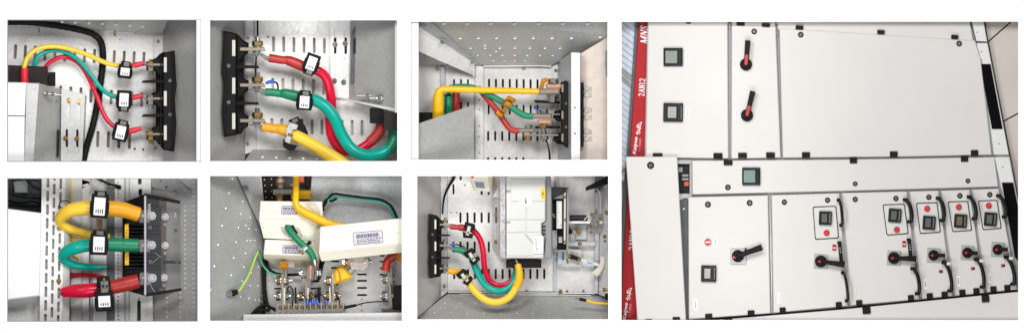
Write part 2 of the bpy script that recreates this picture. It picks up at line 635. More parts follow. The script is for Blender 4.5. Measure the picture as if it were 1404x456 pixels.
def barcode_label(cx, cy, w, h, ang, z, parent):
    R = lambda pts: rot2(pts, cx, cy, ang)
    o = B().prism(R(rrect(cx, cy, w, h, 1.6)), z, z + .25).build('rating_label', ink_v, parent)
    B().prism(R(rrect(cx, cy, w - 1.6, h - 1.6, 1.0)), z + .2, z + .4).build('paper', mat('lilac_grey_paper', (.62, .60, .66), .5, var=.03), o)
    b = B()
    x = cx - w * .38
    rnd = random.Random(3)
    while x < cx + w * .38:
        ww = rnd.choice((.8, 1.1, 1.5))
        b.prism(R(crect(x, cy - h * .17, ww, h * .3)), z + .38, z + .48)
        x += ww + rnd.choice((.45, .6))
    for k in range(3):
        x = cx - w * .38
        while x < cx + w * .4:
            ww = rnd.choice((1.2, 2.2, 3.2))
            b.prism(R(crect(x + ww / 2, cy + h * (.10 + .13 * k), ww, h * .075)), z + .38, z + .48)
            x += ww + rnd.choice((.7, 1.4))
    b.build('print', ink_v, o)
    return o

# ------------------------------------------------------------------ the white board with seven openings
ZP = 82
WIN = [(11, 28, 269.5, 220.5), (288, 28, 544.8, 220.7), (563.3, 30, 833, 219), (11, 245, 270.3, 439),
       (288, 241, 551, 439), (572, 241, 834, 437), (852, 30, 1396, 438)]
b = B().plate(rect(-900, -700, 2300, 1160), [rect(*w) for w in WIN], ZP, 2)
tag(b.build('white_board', page), kind='structure')
tag(B().prism(rect(-950, -750, 2350, 1210), -40, -38).build('floor', greyp), kind='structure')


def border(x0, y0, x1, y1, label):
    w = .9
    b = B().plate(rect(x0 - w, y0 - w, x1 + w, y1 + w), [rect(x0, y0, x1, y1)], ZP + .8, .8)
    tag(b.build('picture_border', greyp), label, 'frame line')


border(11, 28, 275, 220.5, 'thin grey frame line around the upper left picture, wider than its opening on the right')
border(11, 245, 270.3, 439, 'thin grey frame line around the lower left picture with the three looped cables')

# ------------------------------------------------------------------ picture 1 (upper left): thin cables into a narrow support block
e = thing('cabinet_interior', 140, 125, 0, 'galvanised interior with slotted back behind thin yellow, green and red cables, upper left picture', 'cabinet')
hs = [slot(21 + 13.55 * i, 71 + .78 * i, 3.9, 19.5, -3) for i in range(14)]
hs += [slot(83 + 13.9 * i, 127.5 + 1.15 * i, 4, 20, -2) for i in range(9)]
hs += [slot(134 + 14.5 * i, 190.6 + .8 * i, 4.2, 22, -2) for i in range(4)]
hs += [circ(184.7, 204, 1.6), circ(196.3, 204.8, 1.6), circ(164.5, 54.5, .8), circ(192, 200, .1)]
B().plate([(5, 38), (100, 38), (209.8, 46), (209.8, 226), (5, 226)], hs[:-1], 0, 1.5).build('back_plate', galv_l, e)
B().plate([(210.2, 46), (225, 46), (224, 226), (210.2, 226)], [], .8, 1.5).build('corner_strip', galv, e)
B().prism(rect(5, 38, 226, 226), -6, -5).build('slot_shade_sheet', back_mid, e)  # added sheet behind the slots, coloured as their shade
zf = lip_ramp((11, 39), (212, 47), (11, 20), (228, 24), 2, 60)
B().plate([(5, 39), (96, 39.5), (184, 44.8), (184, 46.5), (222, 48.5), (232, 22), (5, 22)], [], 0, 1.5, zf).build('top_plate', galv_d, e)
for x, y in ((85, 30.4), (103, 31.2), (122, 32), (140, 33), (158.7, 34.2), (177.7, 35.4), (196, 36.8)):
    place(T_BRIGHT_DOT, e, x, y, zf(x, y), 0, 1.5)
zf = lip_ramp((222.5, 48), (222.5, 226), (268, 28), (268, 226), 0, 44)
B().plate([(222.3, 47), (232, 22), (273, 22), (273, 226), (222.3, 226)], [], 0, 1.5, zf).build('side_plate', galv, e)
B().tube([(95, 40, 6), (184, 45.4, 6)], .5, 6, 1).build('flange_edge', galv_l, e)
B().tube([(157.4, 41, 8), (157.4, 49, 4)], 1.3, 8, 1).build('peg', steel, e)
B().tube([(54, 38, 8), (54, 45, 4)], .8, 8, 1).build('peg', steel, e)
for x, y, s in ((217, 56.5, .9), (224.6, 42, .7), (213.3, 203.7, .8), (190.5, 45.5, .9)):
    place(T_SCREW, e, x, y, 2.5 if s != .7 else 8, 30 * x, s)

# braided cable conduit
def ridged(r, n):
    return lambda u: r * (1 + .05 * math.sin(u * n * 6.283))
p = [(2, 29, 30), (11, 30.2, 30), (45, 31, 30), (85, 36.5, 28), (117, 43, 24), (132, 50, 20), (139.5, 61, 14), (141.3, 82, 12), (138.5, 108, 12), (134, 139, 12), (127.5, 171, 12), (119.5, 198, 12), (113, 226, 12)]
t = thing('cable_conduit', 141, 82, 0, 'black ribbed cable conduit bending down across the slotted back plate', 'conduit')
B().tube(p, ridged(4.6, 46), 12, 14).build('sleeve', rubber, t)
pp = catmull(p, 3)
for i in range(3, len(pp) - 1, 4):
    d = (pp[i + 1] - pp[i - 1]).normalized() * .6
    B().cyl(tuple(pp[i] - d), tuple(pp[i] + d), 5.0, seg=12).build('cable_tie', black_gl, t)

# cables
def cable(name, pts, r, m, label, cat, sub=8):
    return tag(B().tube(pts, r, 14, sub).build(name, m), label, cat)


def tcable(x, y, z, label, cat='cable', group=None):
    return thing('power_cable', x, y, z, label, cat, group)


t = tcable(75, 64, 20, 'thin yellow cable arching from red sleeve to the top sensor, upper left picture')
B().tube([(32.5, 100, 44), (33, 92, 44), (37, 80, 42), (45, 71, 40), (57, 65.6, 38), (75, 63.8, 36), (95, 67, 34), (117, 74, 32), (135, 82, 30), (149, 87.5, 28), (165, 90.3, 26), (184, 90.5, 26)], 3.4, 14, 8).build('conductor', ypl, t)
B().tube([(33.5, 93.5, 44), (33, 104, 44), (34.2, 116, 42)], [5.3, 5.2, 5.8], 14, 6).build('shrink_sleeve', reb, t)
B().tube([(180, 90.6, 26), (189, 88.6, 26), (198, 86.8, 26)], [3.5, 4, 2.8], 14, 6).build('shrink_sleeve', reb, t)
B().prism([(195, 85.5), (201, 85.2), (222, 87.3), (222, 90), (200, 90.2), (195, 88.5)], 25, 27, .5).build('lug', tin, t)
t = tcable(109, 84, 20, 'thin green cable arching behind the yellow one to the middle sensor, upper left picture')
B().tube([(47, 100, 30), (47.5, 90, 30), (49, 83, 30), (54, 76, 29), (66, 70.5, 28), (81, 69.5, 28), (95, 74, 27), (109, 84, 26), (125, 103, 26), (137.7, 120, 26), (149.6, 129.4, 26), (165, 134, 26), (184, 134.5, 26)], 3.1, 14, 8).build('conductor', grn, t)
B().tube([(180, 134.5, 26), (188, 132.6, 26), (196.5, 131, 26)], [3.6, 3.8, 2.4], 14, 6).build('shrink_sleeve', reb, t)
B().prism([(194, 130), (200, 129.4), (221, 133.5), (221, 136), (200, 134.4), (194, 132.5)], 25, 27, .5).build('lug', tin, t)
t = tcable(132, 131, 20, 'thin red cable sagging down to the lowest sensor, upper left picture')
B().tube([(61, 98, 20), (63.5, 91, 20), (71, 84, 20), (85, 78.2, 20), (99, 81, 20), (111, 90, 20), (122, 107.7, 20), (132.4, 131.5, 20), (141.7, 155.4, 22), (151, 168.7, 24), (163, 176, 26), (180, 180, 26)], 3.1, 14, 8).build('conductor', red, t)
B().tube([(176, 180, 26), (184, 178.5, 26), (194, 175.5, 26)], [3.8, 4, 2.8], 14, 6).build('shrink_sleeve', reb, t)
B().prism([(192, 175), (198, 175.2), (220, 182.2), (220, 184.5), (198, 180.5), (192, 177.5)], 25, 27, .5).build('lug', tin, t)
sensor(171.5, 98, 18.5, 19, -6, 26, 'small black current sensor on the thin yellow cable with pale latch above', 1, True, (.66, .55))
sensor(170, 136.3, 20, 25, -3, 26, 'small black current sensor on the thin green cable with upright white sticker', -1)
sensor(165.5, 180.8, 20, 25, -13, 26, 'tilted small black current sensor on the thin red cable', 1)

hb = holder(242.5, (88, 134, 181), .92, -1, 30, 'black busbar support standing against the right side plate, upper left picture', 69, 208)
for y, mm in ((88.5, brass), (134.8, steel), (183.5, brass)):
    B().prism(rect(201, y - 1.4, 224, y + 1.8), 34, 47, .5).build('busbar', tin, hb)
    hexstack(hb, 206.5, y - 7, 41, [('rod', 2.4, 2.2, mm), ('hex', 4.4, 6, mm), ('washer', 1.2, 7.6, tin)])
    hexstack(hb, 206.5, y + 1.6, 41, [('washer', 1.6, 7.4, mm), ('hex', 6, 6, steel if mm is steel or y < 90 else mm), ('rod', 4.5, 2.6, mm)])

mat('grey_zinc_bracket', (.52, .52, .51), .42, .35, var=.05, size=40, spangle=.1, ssize=2.2)
# breaker corner lower left
t = thing('circuit_breaker', 40, 165, 0, 'white switch box with dark cable cover in a galvanised cradle, upper left picture', 'switchgear')
B().prism([(5, 89), (65.6, 91.5), (65.6, 118), (5, 118)], 8, 40, 1.5).build('terminal_cover', brownblack, t)
B().prism(rect(65.8, 99, 76, 118), 8, 28, 1).build('terminal_step', black, t)
B().prism([(5, 113), (36, 113.5), (34, 158.6), (5, 158)], 30, 66, .8).build('front_cover', whitep, t)
B().prism([(5, 159.1), (34, 159.7), (33, 226), (5, 226)], 30, 65, .8).build('front_cover', whitep, t)
B().solid([(5, 112.6, 64), (54, 113.6, 50), (56, 115.2, 48), (5, 114.5, 64)]).build('cradle_edge', galv_l, t)
B().solid([(36.3, 114, 60), (53.5, 114.8, 56), (45.3, 226, 56), (33.6, 226, 60)]).build('cradle_front', mat('grey_zinc_bracket', (.52, .52, .51), .42), t)
B().solid([(53.8, 114.4, 56), (84, 122, 8), (83, 226, 8), (45.6, 226, 56)]).build('cradle_side', galv_d, t)
hsb = [slot(94.6, 152, 3, 30), slot(108.6, 153, 3, 31), slot(91.6, 193.5, 3.2, 34), slot(106, 194, 3.2, 34)]
B().plate([(84.3, 121.6), (116.8, 129.3), (112.3, 226), (83.3, 226)], hsb, 16, 1.5).build('bracket', mat('grey_zinc_bracket', (.52, .52, .51), .42, .35, var=.05, size=40, spangle=.1, ssize=2.2), t)
B().prism([(86, 128), (114, 133), (110, 224), (85, 224)], 8, 12).build('bracket_back', galv_l, t)
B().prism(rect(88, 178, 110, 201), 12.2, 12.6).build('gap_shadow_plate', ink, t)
B().solid([(116.9, 129.3, 16), (119, 132, 2), (114.4, 226, 2), (112.4, 226, 16)]).build('bracket_fold', brushed, t)
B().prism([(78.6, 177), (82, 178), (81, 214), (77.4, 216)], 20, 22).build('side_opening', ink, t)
for x, y in ((94.7, 137.4), (109, 139), (90, 189.4), (105.3, 190)):
    place(T_BOLTB, t, x, y, 16.2, x * 9, 1.15)
place(T_SCREW, t, 79.5, 136.5, 22, 0, .9)
hexstack(t, 60, 127.5, 52, [('rod', 3, 1.2, steel), ('hex', 3.5, 3, brass), ('rod', 4, 1.4, steel), ('hex', 3.5, 3, steel), ('rod', 12, 1.1, steel)], 83)

# ------------------------------------------------------------------ picture 2 (upper, second): thick cables leaving the support block
e = thing('cabinet_interior', 416, 125, 0, 'galvanised interior with slotted back behind thick cables, second picture of the upper row', 'cabinet')
hs = [slot(375 + 13.95 * i, 60.6 + .5 * i, 4.0, 21.5, 0) for i in range(6)]
hs += [slot(374 + 13.9 * i, 118 + .3 * i, 4.0, 21.5, 0) for i in range(6)]
hs += [slot(372.8 + 13.75 * i, 172.5 + .3 * i, 4.0, 21, 0) for i in range(10)]
hs += [circ(367.4, 50.8, 1.5)]
B().plate([(352.2, 22), (550, 22), (550, 207), (352.2, 206)], hs, 0, 1.5).build('back_plate', galv_l, e)
B().plate([(336.2, 22), (351.8, 22), (351.8, 206), (336.2, 211)], [], .8, 1.5).build('corner_strip', galv, e)
B().prism(rect(352, 22, 550, 208), -6, -5).build('slot_shade_sheet', back_pale, e)
zf = lip_ramp((336, 22), (336, 206), (286, 22), (286, 226), 0, 78)
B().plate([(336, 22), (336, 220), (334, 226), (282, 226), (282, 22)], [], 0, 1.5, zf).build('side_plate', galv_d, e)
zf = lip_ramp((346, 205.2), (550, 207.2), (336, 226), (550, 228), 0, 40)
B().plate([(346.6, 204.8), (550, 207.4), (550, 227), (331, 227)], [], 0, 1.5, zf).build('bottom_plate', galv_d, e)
for i in range(10):
    x, y = 360 + 18.6 * i, 215 + .7 * i
    place(T_BRIGHT_DOT, e, x, y, zf(x, y) + .3, 0, 1.2)
B().tube([(373, 205.6, 4), (373, 201.8, 3), (470, 203, 3)], .6, 6, 1).build('flange_edge', galv_l, e)
B().tube([(398.7, 202, 4), (398.7, 210, 8)], 1.6, 8, 1).build('peg', steel, e)
for x, y, s in ((340, 52, .8), (339.3, 196.5, .9), (332, 211, .8)):
    place(T_SCREW, e, x, y, 4, x, s)
tag(B().tube([(353.3, 22, 14), (353.3, 40, 14), (353, 60, 14), (351, 84, 10), (350, 100, 10), (350, 124, 10)], 1.2, 8).build('control_wire', rubber),
    'thin black wire running down from the top edge behind the support block bolts', 'wire')

hb = holder(303.2, (65, 116.5, 165), 1.0, 1, 26, 'black busbar support standing against the left side plate, second picture of the upper row', 42, 188)
for y in (67.6, 116.8, 165.4):
    B().prism([(328.5, y - 2.6), (362, y - 2.6), (364.5, y + 2.4), (329, y + 2.4)], 30, 48, .7).build('busbar', tin, hb)
    hexstack(hb, 353, y - 17.5, 40, [('rod', 6, 3.2, steel), ('hex', 7.4, 7.6, brass), ('washer', 1.2, 5.8, steel), ('washer', 1.6, 8, brass)])
    hexstack(hb, 352, y + 2.4, 40, [('washer', 1.6, 6.0, steel), ('hex', 4, 4.4, steel), ('rod', 2, 2.2, steel)])

t = tcable(430, 95, 30, 'thick red cable dropping from the top phase and curving right behind the green one')
B().tube([(425, 96, 38), (436, 97.5, 37), (446.4, 105.8, 34), (452, 122.7, 30), (454.2, 140.5, 28), (452.5, 161, 26), (453, 178.7, 26), (458.6, 194, 26), (470, 205, 26), (486.6, 206.7, 26), (502, 199, 26), (513, 189, 26)], 6.6, 16, 8).build('conductor', red, t)
B().tube([(368.5, 79.6, 42), (378, 81, 42), (388, 82.6, 41), (393, 82.5, 40), (403.4, 86, 40), (417, 91.8, 40), (430, 97, 38)], [6, 6, 5.8, 5.6, 7, 7.4, 7.2, 7], 16, 6).build('shrink_sleeve', res, t)
B().tube([(507, 195, 26), (515, 187, 26), (521, 178, 26), (524, 165, 26)], 7.6, 16, 6).build('shrink_sleeve', res, t)
B().prism([(342, 72.6), (358, 72.8), (366, 77), (371, 76), (371, 84), (365, 83), (357, 76), (342, 75.4)], 36, 44, .8).build('lug', steel, t)
t = tcable(445, 148, 30, 'thick teal green cable in an S bend across the second upper picture')
B().tube([(424, 135, 44), (433, 138, 44), (446.5, 146.5, 44), (459, 163, 44), (468, 183.8, 44), (481, 203, 44), (499.3, 212.3, 44), (519.6, 211, 42), (533, 204, 38), (538, 197, 36)], 8.2, 18, 8).build('conductor', grn, t)
B().tube([(363.5, 126.3, 42), (374, 126.8, 42), (384, 128.2, 42), (391, 128.4, 43), (405, 131.5, 44), (422, 134.6, 44)], [5.5, 5.6, 5.4, 7, 7.8, 7.8], 16, 6).build('shrink_sleeve', grs, t)
B().tube([(532, 206, 38), (539, 196, 36), (541.5, 184, 34), (541.5, 172, 34)], [8.8, 9, 8.6], 16, 6).build('shrink_sleeve', grs, t)
B().prism([(342, 121.6), (356, 121), (364, 123), (366, 122), (366, 131), (360, 130), (354, 124.6), (342, 124.2)], 36, 44, .8).build('lug', steel, t)
t = tcable(430, 199, 30, 'thick yellow cable running down to the bottom edge, second upper picture')
B().tube([(397, 181.5, 40), (404, 185, 40), (425.5, 196.5, 40), (446, 209, 40), (464, 220, 40), (480, 232, 40)], [8, 8.6, 9, 9.2], 18, 8).build('conductor', ypl, t)
B().tube([(359.5, 173.5, 42), (370, 175, 42), (379, 176.4, 42), (384, 176.8, 42), (392.4, 179.4, 41), (404, 184.6, 40)], [6.2, 6.4, 6.2, 7.4, 8, 8.2], 16, 6).build('shrink_sleeve', orr, t)
B().prism([(342, 170), (354, 169.5), (361, 172), (361, 181), (357, 179), (352, 173), (342, 172.6)], 36, 44, .8).build('lug', steel, t)
sensor(427.3, 86.5, 19.5, 25.5, -20, 47, 'black current sensor with white sticker on the thick red cable, metal latch below', -1)
sensor(417.5, 139.5, 21, 23, -4, 50, 'black current sensor with white sticker on the thick green cable, latch above', 1)
t = sensor(409, 179, 20, 28, 22, 24, 'black current sensor turned sideways on the thick yellow cable showing its bent metal clip', 1, False)
B().prism([(397, 167), (409, 171), (407, 177), (401, 178), (400, 188), (397, 197), (390, 194), (393, 186), (391.5, 179), (394, 174)], 49.5, 52.5, .8).build('spring_clip', bright_zinc, t)
B().prism([(395, 182), (402, 184), (401, 188), (394, 186)], 52.3, 54, .5).build('clip_screw', brass, t)
B().prism([(388, 190), (397, 197), (408, 199), (404, 205), (396, 206), (388, 201)], 36, 48, .8).build('lower_jaw', black, t)
t = thing('crimp_terminal', 370, 112, 44, 'blue insulated crimp terminal with short black wire at the middle bolt', 'crimp terminal')
B().tube([(364, 114.6, 48), (369, 112.5, 48), (375.5, 111.5, 48)], [1.6, 2.3, 2.6], 10, 4).build('crimp', bluep, t)
B().tube([(374, 111.8, 48), (379, 113.5, 46), (381, 118, 40), (381, 124, 34)], 1.3, 8).build('wire', rubber, t)

t = thing('mounting_cradle', 500, 90, 0, 'grey sheet metal cradle with slotted flange at the right, second upper picture', 'bracket')
hsb = [slot(459.6, 57, 3.6, 34), slot(474, 58, 3.6, 34), slot(459.2, 95, 3.4, 32), slot(472.6, 96, 3.4, 33)]
B().plate([(453, 22), (480.8, 22), (478.5, 134.5), (453.8, 133)], hsb, 8, 1.5).build('flange', galv_l, t)
B().prism(rect(455, 24, 478, 132), 3.5, 5).build('flange_back', galv_l, t)
B().prism(rect(456, 52, 477, 74), 5.2, 5.6).build('gap_shade_plate', ink, t)  # dark plate painted as the shade behind the flange slots
B().solid([(481.2, 22, 10), (487, 26, 20), (485.4, 132, 20), (479.2, 135, 10)]).build('edge_strip', brushed, t)
B().prism([(482.6, 43), (487.4, 36), (485, 113), (480.8, 114)], 14, 21, .4).build('gland_strip', dark_steel, t)
zf = lip_ramp((487, 22), (486, 140), (545, 22), (545, 150), 20, 60)
B().plate([(487.4, 22), (541, 22), (541, 148), (479, 136), (485.6, 131)], [], 0, 1.5, zf).build('side_plate', galv_d, t)
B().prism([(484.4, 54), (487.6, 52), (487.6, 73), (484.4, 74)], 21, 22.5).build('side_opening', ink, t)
zf2 = lip_ramp((487, 22), (486, 140), (545, 22), (545, 150), 21, 61)
B().plate([(479, 136.2), (541, 148.2), (541, 153), (461.4, 133.6), (470, 132.4)], [], 0, 1.5, zf2).build('lower_edge', galv_l, t)
B().prism(rect(541.3, 22, 550, 154.5), 50, 66, .5).build('front_edge', whitep, t)
for x, y in ((459.3, 61.3), (473.2, 60), (471.2, 112.7), (458.4, 111)):
    place(T_BOLT, t, x, y, 8.2, x * 7, 1.25)
    b = place(T_SCREW, t, x, y, 11.4, x * 7, 1.0)
hexstack(t, 489.6, 131.2, 46, [('rod', 12, 1.3, steel), ('hex', 4, 3.6, steel), ('rod', 3, 1.4, steel)], 90)
hexstack(t, 506.5, 134.8, 50, [('rod', 10, 1.5, steel), ('washer', 1.2, 4.6, steel), ('hex', 4.5, 4.6, steel), ('washer', 1.4, 6, steel), ('rod', 3, 1.6, steel)], 90)
t = thing('terminal_cover', 525, 160, 20, 'pair of black terminal covers hanging below the cradle where red and green cables enter', 'terminal cover')
B().prism(rect(507, 148, 526, 169), 34, 46, 1).build('cover', black, t)
B().prism(rect(525.5, 154, 552, 178), 30, 62, 1).build('cover', brownblack, t)

# ------------------------------------------------------------------ picture 3 (upper, third): bent yellow busbar and taped sensors
e = thing('cabinet_interior', 690, 130, 0, 'galvanised interior with perforated ceiling above the bent yellow bar, third upper picture', 'cabinet')
hs = [slot(670.5 + 9.5 * i, 114.5 + .1 * i, 2.8, 13) for i in range(8)]
hs += [slot(670 + 9.6 * i, 150 + .1 * i, 2.6, 13.5) for i in range(8)]
hs += [slot(669.3 + 9.65 * i, 186.3 + .05 * i, 2.8, 13.5) for i in range(9)]
hs += [slot(669.3 + 9.65 * i, 222, 2.8, 13.5) for i in range(6)]
B().plate([(663.3, 91), (757, 92), (757, 232), (663.3, 232)], hs, 0, 1.5).build('back_plate', galv, e)
B().prism(rect(570, 80, 775, 232), -12, -11).build('slot_shade_sheet', back_dark, e)
B().plate([(651.6, 90), (663, 91), (663, 226), (651.6, 226)], [], 3, 1.5).build('corner_strip', galv, e)
for y in (137, 150, 173, 187, 209):
    place(T_NIB, e, 657, y, 3.2, 0, .8)  # ink dots stand for the shade inside the strip's holes
hs = [slot(622.6 + 9.5 * i, 116, 2.6, 15) for i in range(3)] + [slot(622.6 + 9.5 * i, 146, 2.6, 13) for i in range(3)]
B().plate([(570, 88), (605, 89), (651.4, 90.5), (651.4, 226), (570, 226)], hs, -2, 1.5).build('back_plate', galv, e)
B().prism([(603.8, 91), (610, 91), (610, 130), (605, 130)], -2, 3, .4).build('stiffener', galv_b, e)
zf = lip_ramp((660, 90), (757, 91), (586, 28), (833, 28), 4, 74)
TOP = [(651, 89.6), (756, 91), (783, 72), (797, 72.2), (838, 48), (838, 24), (579, 24)]
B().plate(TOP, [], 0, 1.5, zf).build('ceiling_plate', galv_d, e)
rows = [(33, (609, 640.6, 672.7, 705.3, 738.9, 771.8, 805.8), 2.0), (53, (631, 655.8, 680.8, 706, 731.2, 756.9, 783.4), 1.4), (51.3, (822.9,), 1.4),
        (66.5, (645.3, 665.2, 685.4, 705.8, 726.4, 747.2, 767.8), 1.1), (63, (664.8,), 1.1), (71.3, (680.3,), 1.0),
        (76.5, (654.9, 672, 688.9, 705.8, 723, 740, 757.7), .9), (83.8, (676.6, 691.3, 705.8, 720.2), .7)]
for y, xs, s in rows:
    for x in xs:
        o = place(T_BRIGHT_DOT, e, x, y, zf(x, y) + .2, 8, s); o.scale = (s, s * .62, s)
B().tube([(663, 90.8, 6), (738, 90.6, 6), (756, 91.3, 6)], .8, 8, 1).build('rear_flange', galv_l, e)
B().prism([(757.2, 91), (765, 86), (765, 226), (757.2, 226)], .5, 2).build('corner_strip', galv, e)
B().solid([(765.2, 84.5, 6), (782.5, 73, 60), (782.5, 226, 60), (765.2, 226, 6)]).build('side_plate', galv_b, e)
B().prism([(782.8, 71.9), (795.6, 72.2), (795.6, 226), (782.8, 226)], 60, 72, .6).build('side_front_edge', galv_l, e)
for y in (147.5, 183):
    place(T_NIB, e, 788.3, y, 72, 0, 1)
place(T_SCREW, e, 762, 96.5, 3, 0, .9)
place(T_SCREW, e, 718, 93, 5, 0, .8)

t = thing('side_rail', 610, 60, 0, 'sloping galvanised rail with three bolts at the upper left of the third upper picture', 'rail')
B().solid([(574.6, 26, 60), (586, 26, 72), (662, 89.4, 6), (651.4, 89, 6), (574.6, 36, 58)]).build('upper_flange', galv_b, t)
B().solid([(574.6, 42, 52), (650.5, 87, 10), (651, 106, 8), (648, 103, 8), (574.6, 71, 48)]).build('web', galv_l, t)
B().solid([(574.6, 36.5, 56), (651, 87, 9), (650.5, 88, 9), (574.6, 43, 53)]).build('fold', galv, t)
B().solid([(574.6, 72, 30), (612, 87, 16), (612, 89.5, 10), (574.6, 88, 10)]).build('lower_lip', galv_d, t)
for x, y, z in ((581, 35, 62), (607, 57, 46), (647.5, 85, 20)):
    place(T_BOLT, t, x, y, z, 20, 1.2 if x < 640 else .9)
place(T_BOLTB, t, 598.7, 92.5, 6, 20, .9)
B().prism(rect(561, 24, 574.3, 226), 62, 76, .6).build('front_post', galv_l, t)

t = thing('shielding_plate', 611, 185, 0, 'smooth galvanised shield plate with two studs in front of the vertical bars', 'plate')
zf = lip_ramp((649.5, 140), (649.5, 226), (573, 160), (573, 226), 30, 66)
B().plate([(574.4, 169), (649.5, 143.8), (649.5, 226), (574.4, 226)], [], 0, 1.5, zf).build('sheet', galv_d, t)
hexstack(t, 621.5, 183, 36, [('rod', 2, 3.4, steel), ('hex', 3, 3.6, steel), ('rod', 8, 1.3, steel)], 90)
hexstack(t, 634, 175.3, 30, [('rod', 2, 3, steel), ('hex', 3, 3.2, steel), ('rod', 7, 1.2, steel)], 90)
for y in (177.5, 188.5):
    B().prism(circ(625.5, y, 1.2, 8), 34, 35).build('stud', steel, t)
tag(B().prism([(574, 154), (594, 154), (594, 170), (574, 172)], 6, 26, 1).build('terminal_block', black), 'black block behind the lower end of the yellow bar', 'block')

def flatbar(pts, w, th, name, m, parent):
    path = catmull(pts, 6)
    return B().tube([tuple(p) for p in path], w, 8, 1, True, th).build(name, m, parent)


t = tcable(610, 130, 10, 'yellow insulated bar running level across the third upper picture and bending down at the left', 'insulated bar')
B().tube([(600.5, 172, 24), (600.8, 150, 36), (601.2, 133, 44), (603.5, 124.8, 46), (611, 122.3, 46), (640, 123, 44), (690, 124.2, 42), (741, 125.4, 42)], [7.8, 7.7, 7.5, 6, 4.8, 4.6, 4.5, 4.2, 3.8], 16, 8).build('sleeve', ydp, t)
B().prism(rect(738.5, 121.2, 768, 129.6), 38, 47, 2).build('lug', tin, t)
B().prism(rrect(759.8, 117.8, 24, 7.6, 3.4), 38, 47, 2).build('copper_tongue', copper, t)
hexstack(t, 758.5, 107.6, 43, [('hex', 5.6, 7, steel), ('washer', 1.2, 8, steel)])
hexstack(t, 757, 129.7, 43, [('washer', 1.6, 8.6, steel), ('hex', 4.5, 7.2, steel), ('rod', 4.5, 5.4, steel)])
t = tcable(690, 140, 10, 'green cable dipping from behind the yellow bar to the middle lug, third upper picture')
B().tube([(614.8, 170, 12), (614.9, 130, 28)], 5.6, 14, 6).build('vertical_run', grs, t)
B().tube([(614, 128, 28), (617, 121.5, 28), (630, 119.3, 30), (647, 120.2, 34), (661, 125.5, 34), (680, 135, 36), (698.8, 145.6, 38), (713, 155, 38), (722, 158.8, 38), (731, 159.2, 38)], 4.4, 14, 8).build('conductor', grs, t)
B().prism(rect(729, 155, 757, 162.4), 34, 43, 2).build('lug', tin, t)
B().prism(rrect(746.8, 166.8, 20.5, 7.4, 3.4), 34, 43, 2).build('copper_tongue', copper, t)
hexstack(t, 745.5, 149.6, 39, [('hex', 4.4, 6, steel), ('washer', 1, 6.6, steel)])
hexstack(t, 745, 170.6, 39, [('hex', 5.4, 6.6, brass), ('rod', 4, 3.4, steel)])
t = tcable(700, 175, 10, 'brick red cable dipping to the lowest lug, third upper picture')
B().tube([(625.3, 165, 8), (625.3, 126, 22)], 5.3, 14, 6).build('vertical_run', res, t)
B().tube([(655, 120, 26), (664.8, 131.4, 28), (680, 149.5, 30), (691.8, 167, 32), (699, 176, 34), (705, 178.8, 34), (712, 179, 34)], 4.1, 14, 8).build('conductor', res, t)
B().prism(rect(711, 175.4, 734, 182), 30, 39, 2).build('lug', tin, t)
B().prism(rect(717.5, 183.6, 766, 186.6), 28, 40, .8).build('busbar', tin, t)
hexstack(t, 724.4, 171.3, 35, [('hex', 4, 5.2, steel), ('rod', .8, 3, steel)])
hexstack(t, 724.4, 186.7, 35, [('hex', 5.8, 5.2, brass)])
hexstack(t, 745.6, 179.5, 35, [('rod', 4.1, 4, steel)])
hexstack(t, 746.6, 186.7, 35, [('hex', 4.6, 5.6, steel), ('rod', 4, 3, steel)])
for i, (x, y, a, lb) in enumerate(((697.6, 139.6, -30, 'amber film taped sensor on the green cable, the higher one'), (687.6, 154.6, -32, 'amber film taped sensor on the brick red cable, the lower one'))):
    t = thing('taped_sensor', x, y, 30, lb, 'sensor', 'film taped sensors')
    s = 1 if i == 0 else .78
    B().prism(rot2(rrect(x, y, 11.5 * s, 15 * s, 2), x, y, a), 34, 46, 2.2).build('body', amber, t)
    B().prism(rot2(rrect(x + 3 * s, y - 5 * s, 9 * s, 6 * s, 1.5), x, y, a), 42, 49, 2).build('tape_fold', amber, t)
    B().prism(rot2(crect(x, y - 1, 9 * s, 1.6), x, y, a), 46, 47, .3).build('slot_gap', black, t)
    B().prism(rot2(rrect(x - 6 * s, y + 3 * s, 4 * s, 6 * s, 1.5), x, y, a), 40, 47, 1.2).build('clip', brass if i == 0 else orr, t)
t = thing('taped_lug_end', 746, 110, 40, 'amber film scrap wrapped at the top nut beside the yellow bar', 'tape')
B().prism([(739, 121), (742, 109), (749, 106.5), (752, 109), (750, 113), (747, 114), (745, 121)], 36, 48, 2).build('film_wrap', amber, t)
t = thing('busbar_support', 775, 155, 30, 'black busbar support behind the side plate edge, third upper picture', 'busbar support', 'busbar support blocks')
B().prism([(769, 113), (775, 110.5), (781.5, 114), (782.3, 202), (776, 202), (764, 190), (769, 184)], 30, 50, 2).build('backbone', black, t)
for y in (121.5, 158, 189):
    B().prism([(760, y - 6), (770, y - 8), (772, y + 9), (764, y + 8), (758, y + 3)], 16, 34, 1.5).build('phase_holder', black, t)
    B().prism(crect(771.2, y - .5, 2.6, 11), 50, 51, .2).build('insert', tin, t)
B().prism([(732, 137), (768, 139), (768, 142), (734, 141)], 20, 26, .5).build('fin', black, t)
B().prism([(734, 173), (768, 172.5), (768, 176), (734, 176)], 20, 28, .5).build('fin', black, t)
for y in (142, 174):
    place(T_SCREW, t, 776, y, 50, 10, .7)
for k, (y, lb) in enumerate(((155.8, 'lug tongue'),)):
    B().prism(rect(757, 155.8, 768, 157.6), 34, 44, .4).build('lug_tongue', tin, t)
tag(B().tube([(749, 190, 20), (752, 203, 20), (753.5, 211, 20), (754, 226, 20)], [1, 1, 1.6, 2], 8).build('control_wire', rubber), 'thin black wire dropping from the lowest bolt, third upper picture', 'wire')
t = thing('crimp_terminal', 736, 150, 34, 'blue crimp terminal beside the middle nut, third upper picture', 'crimp terminal')
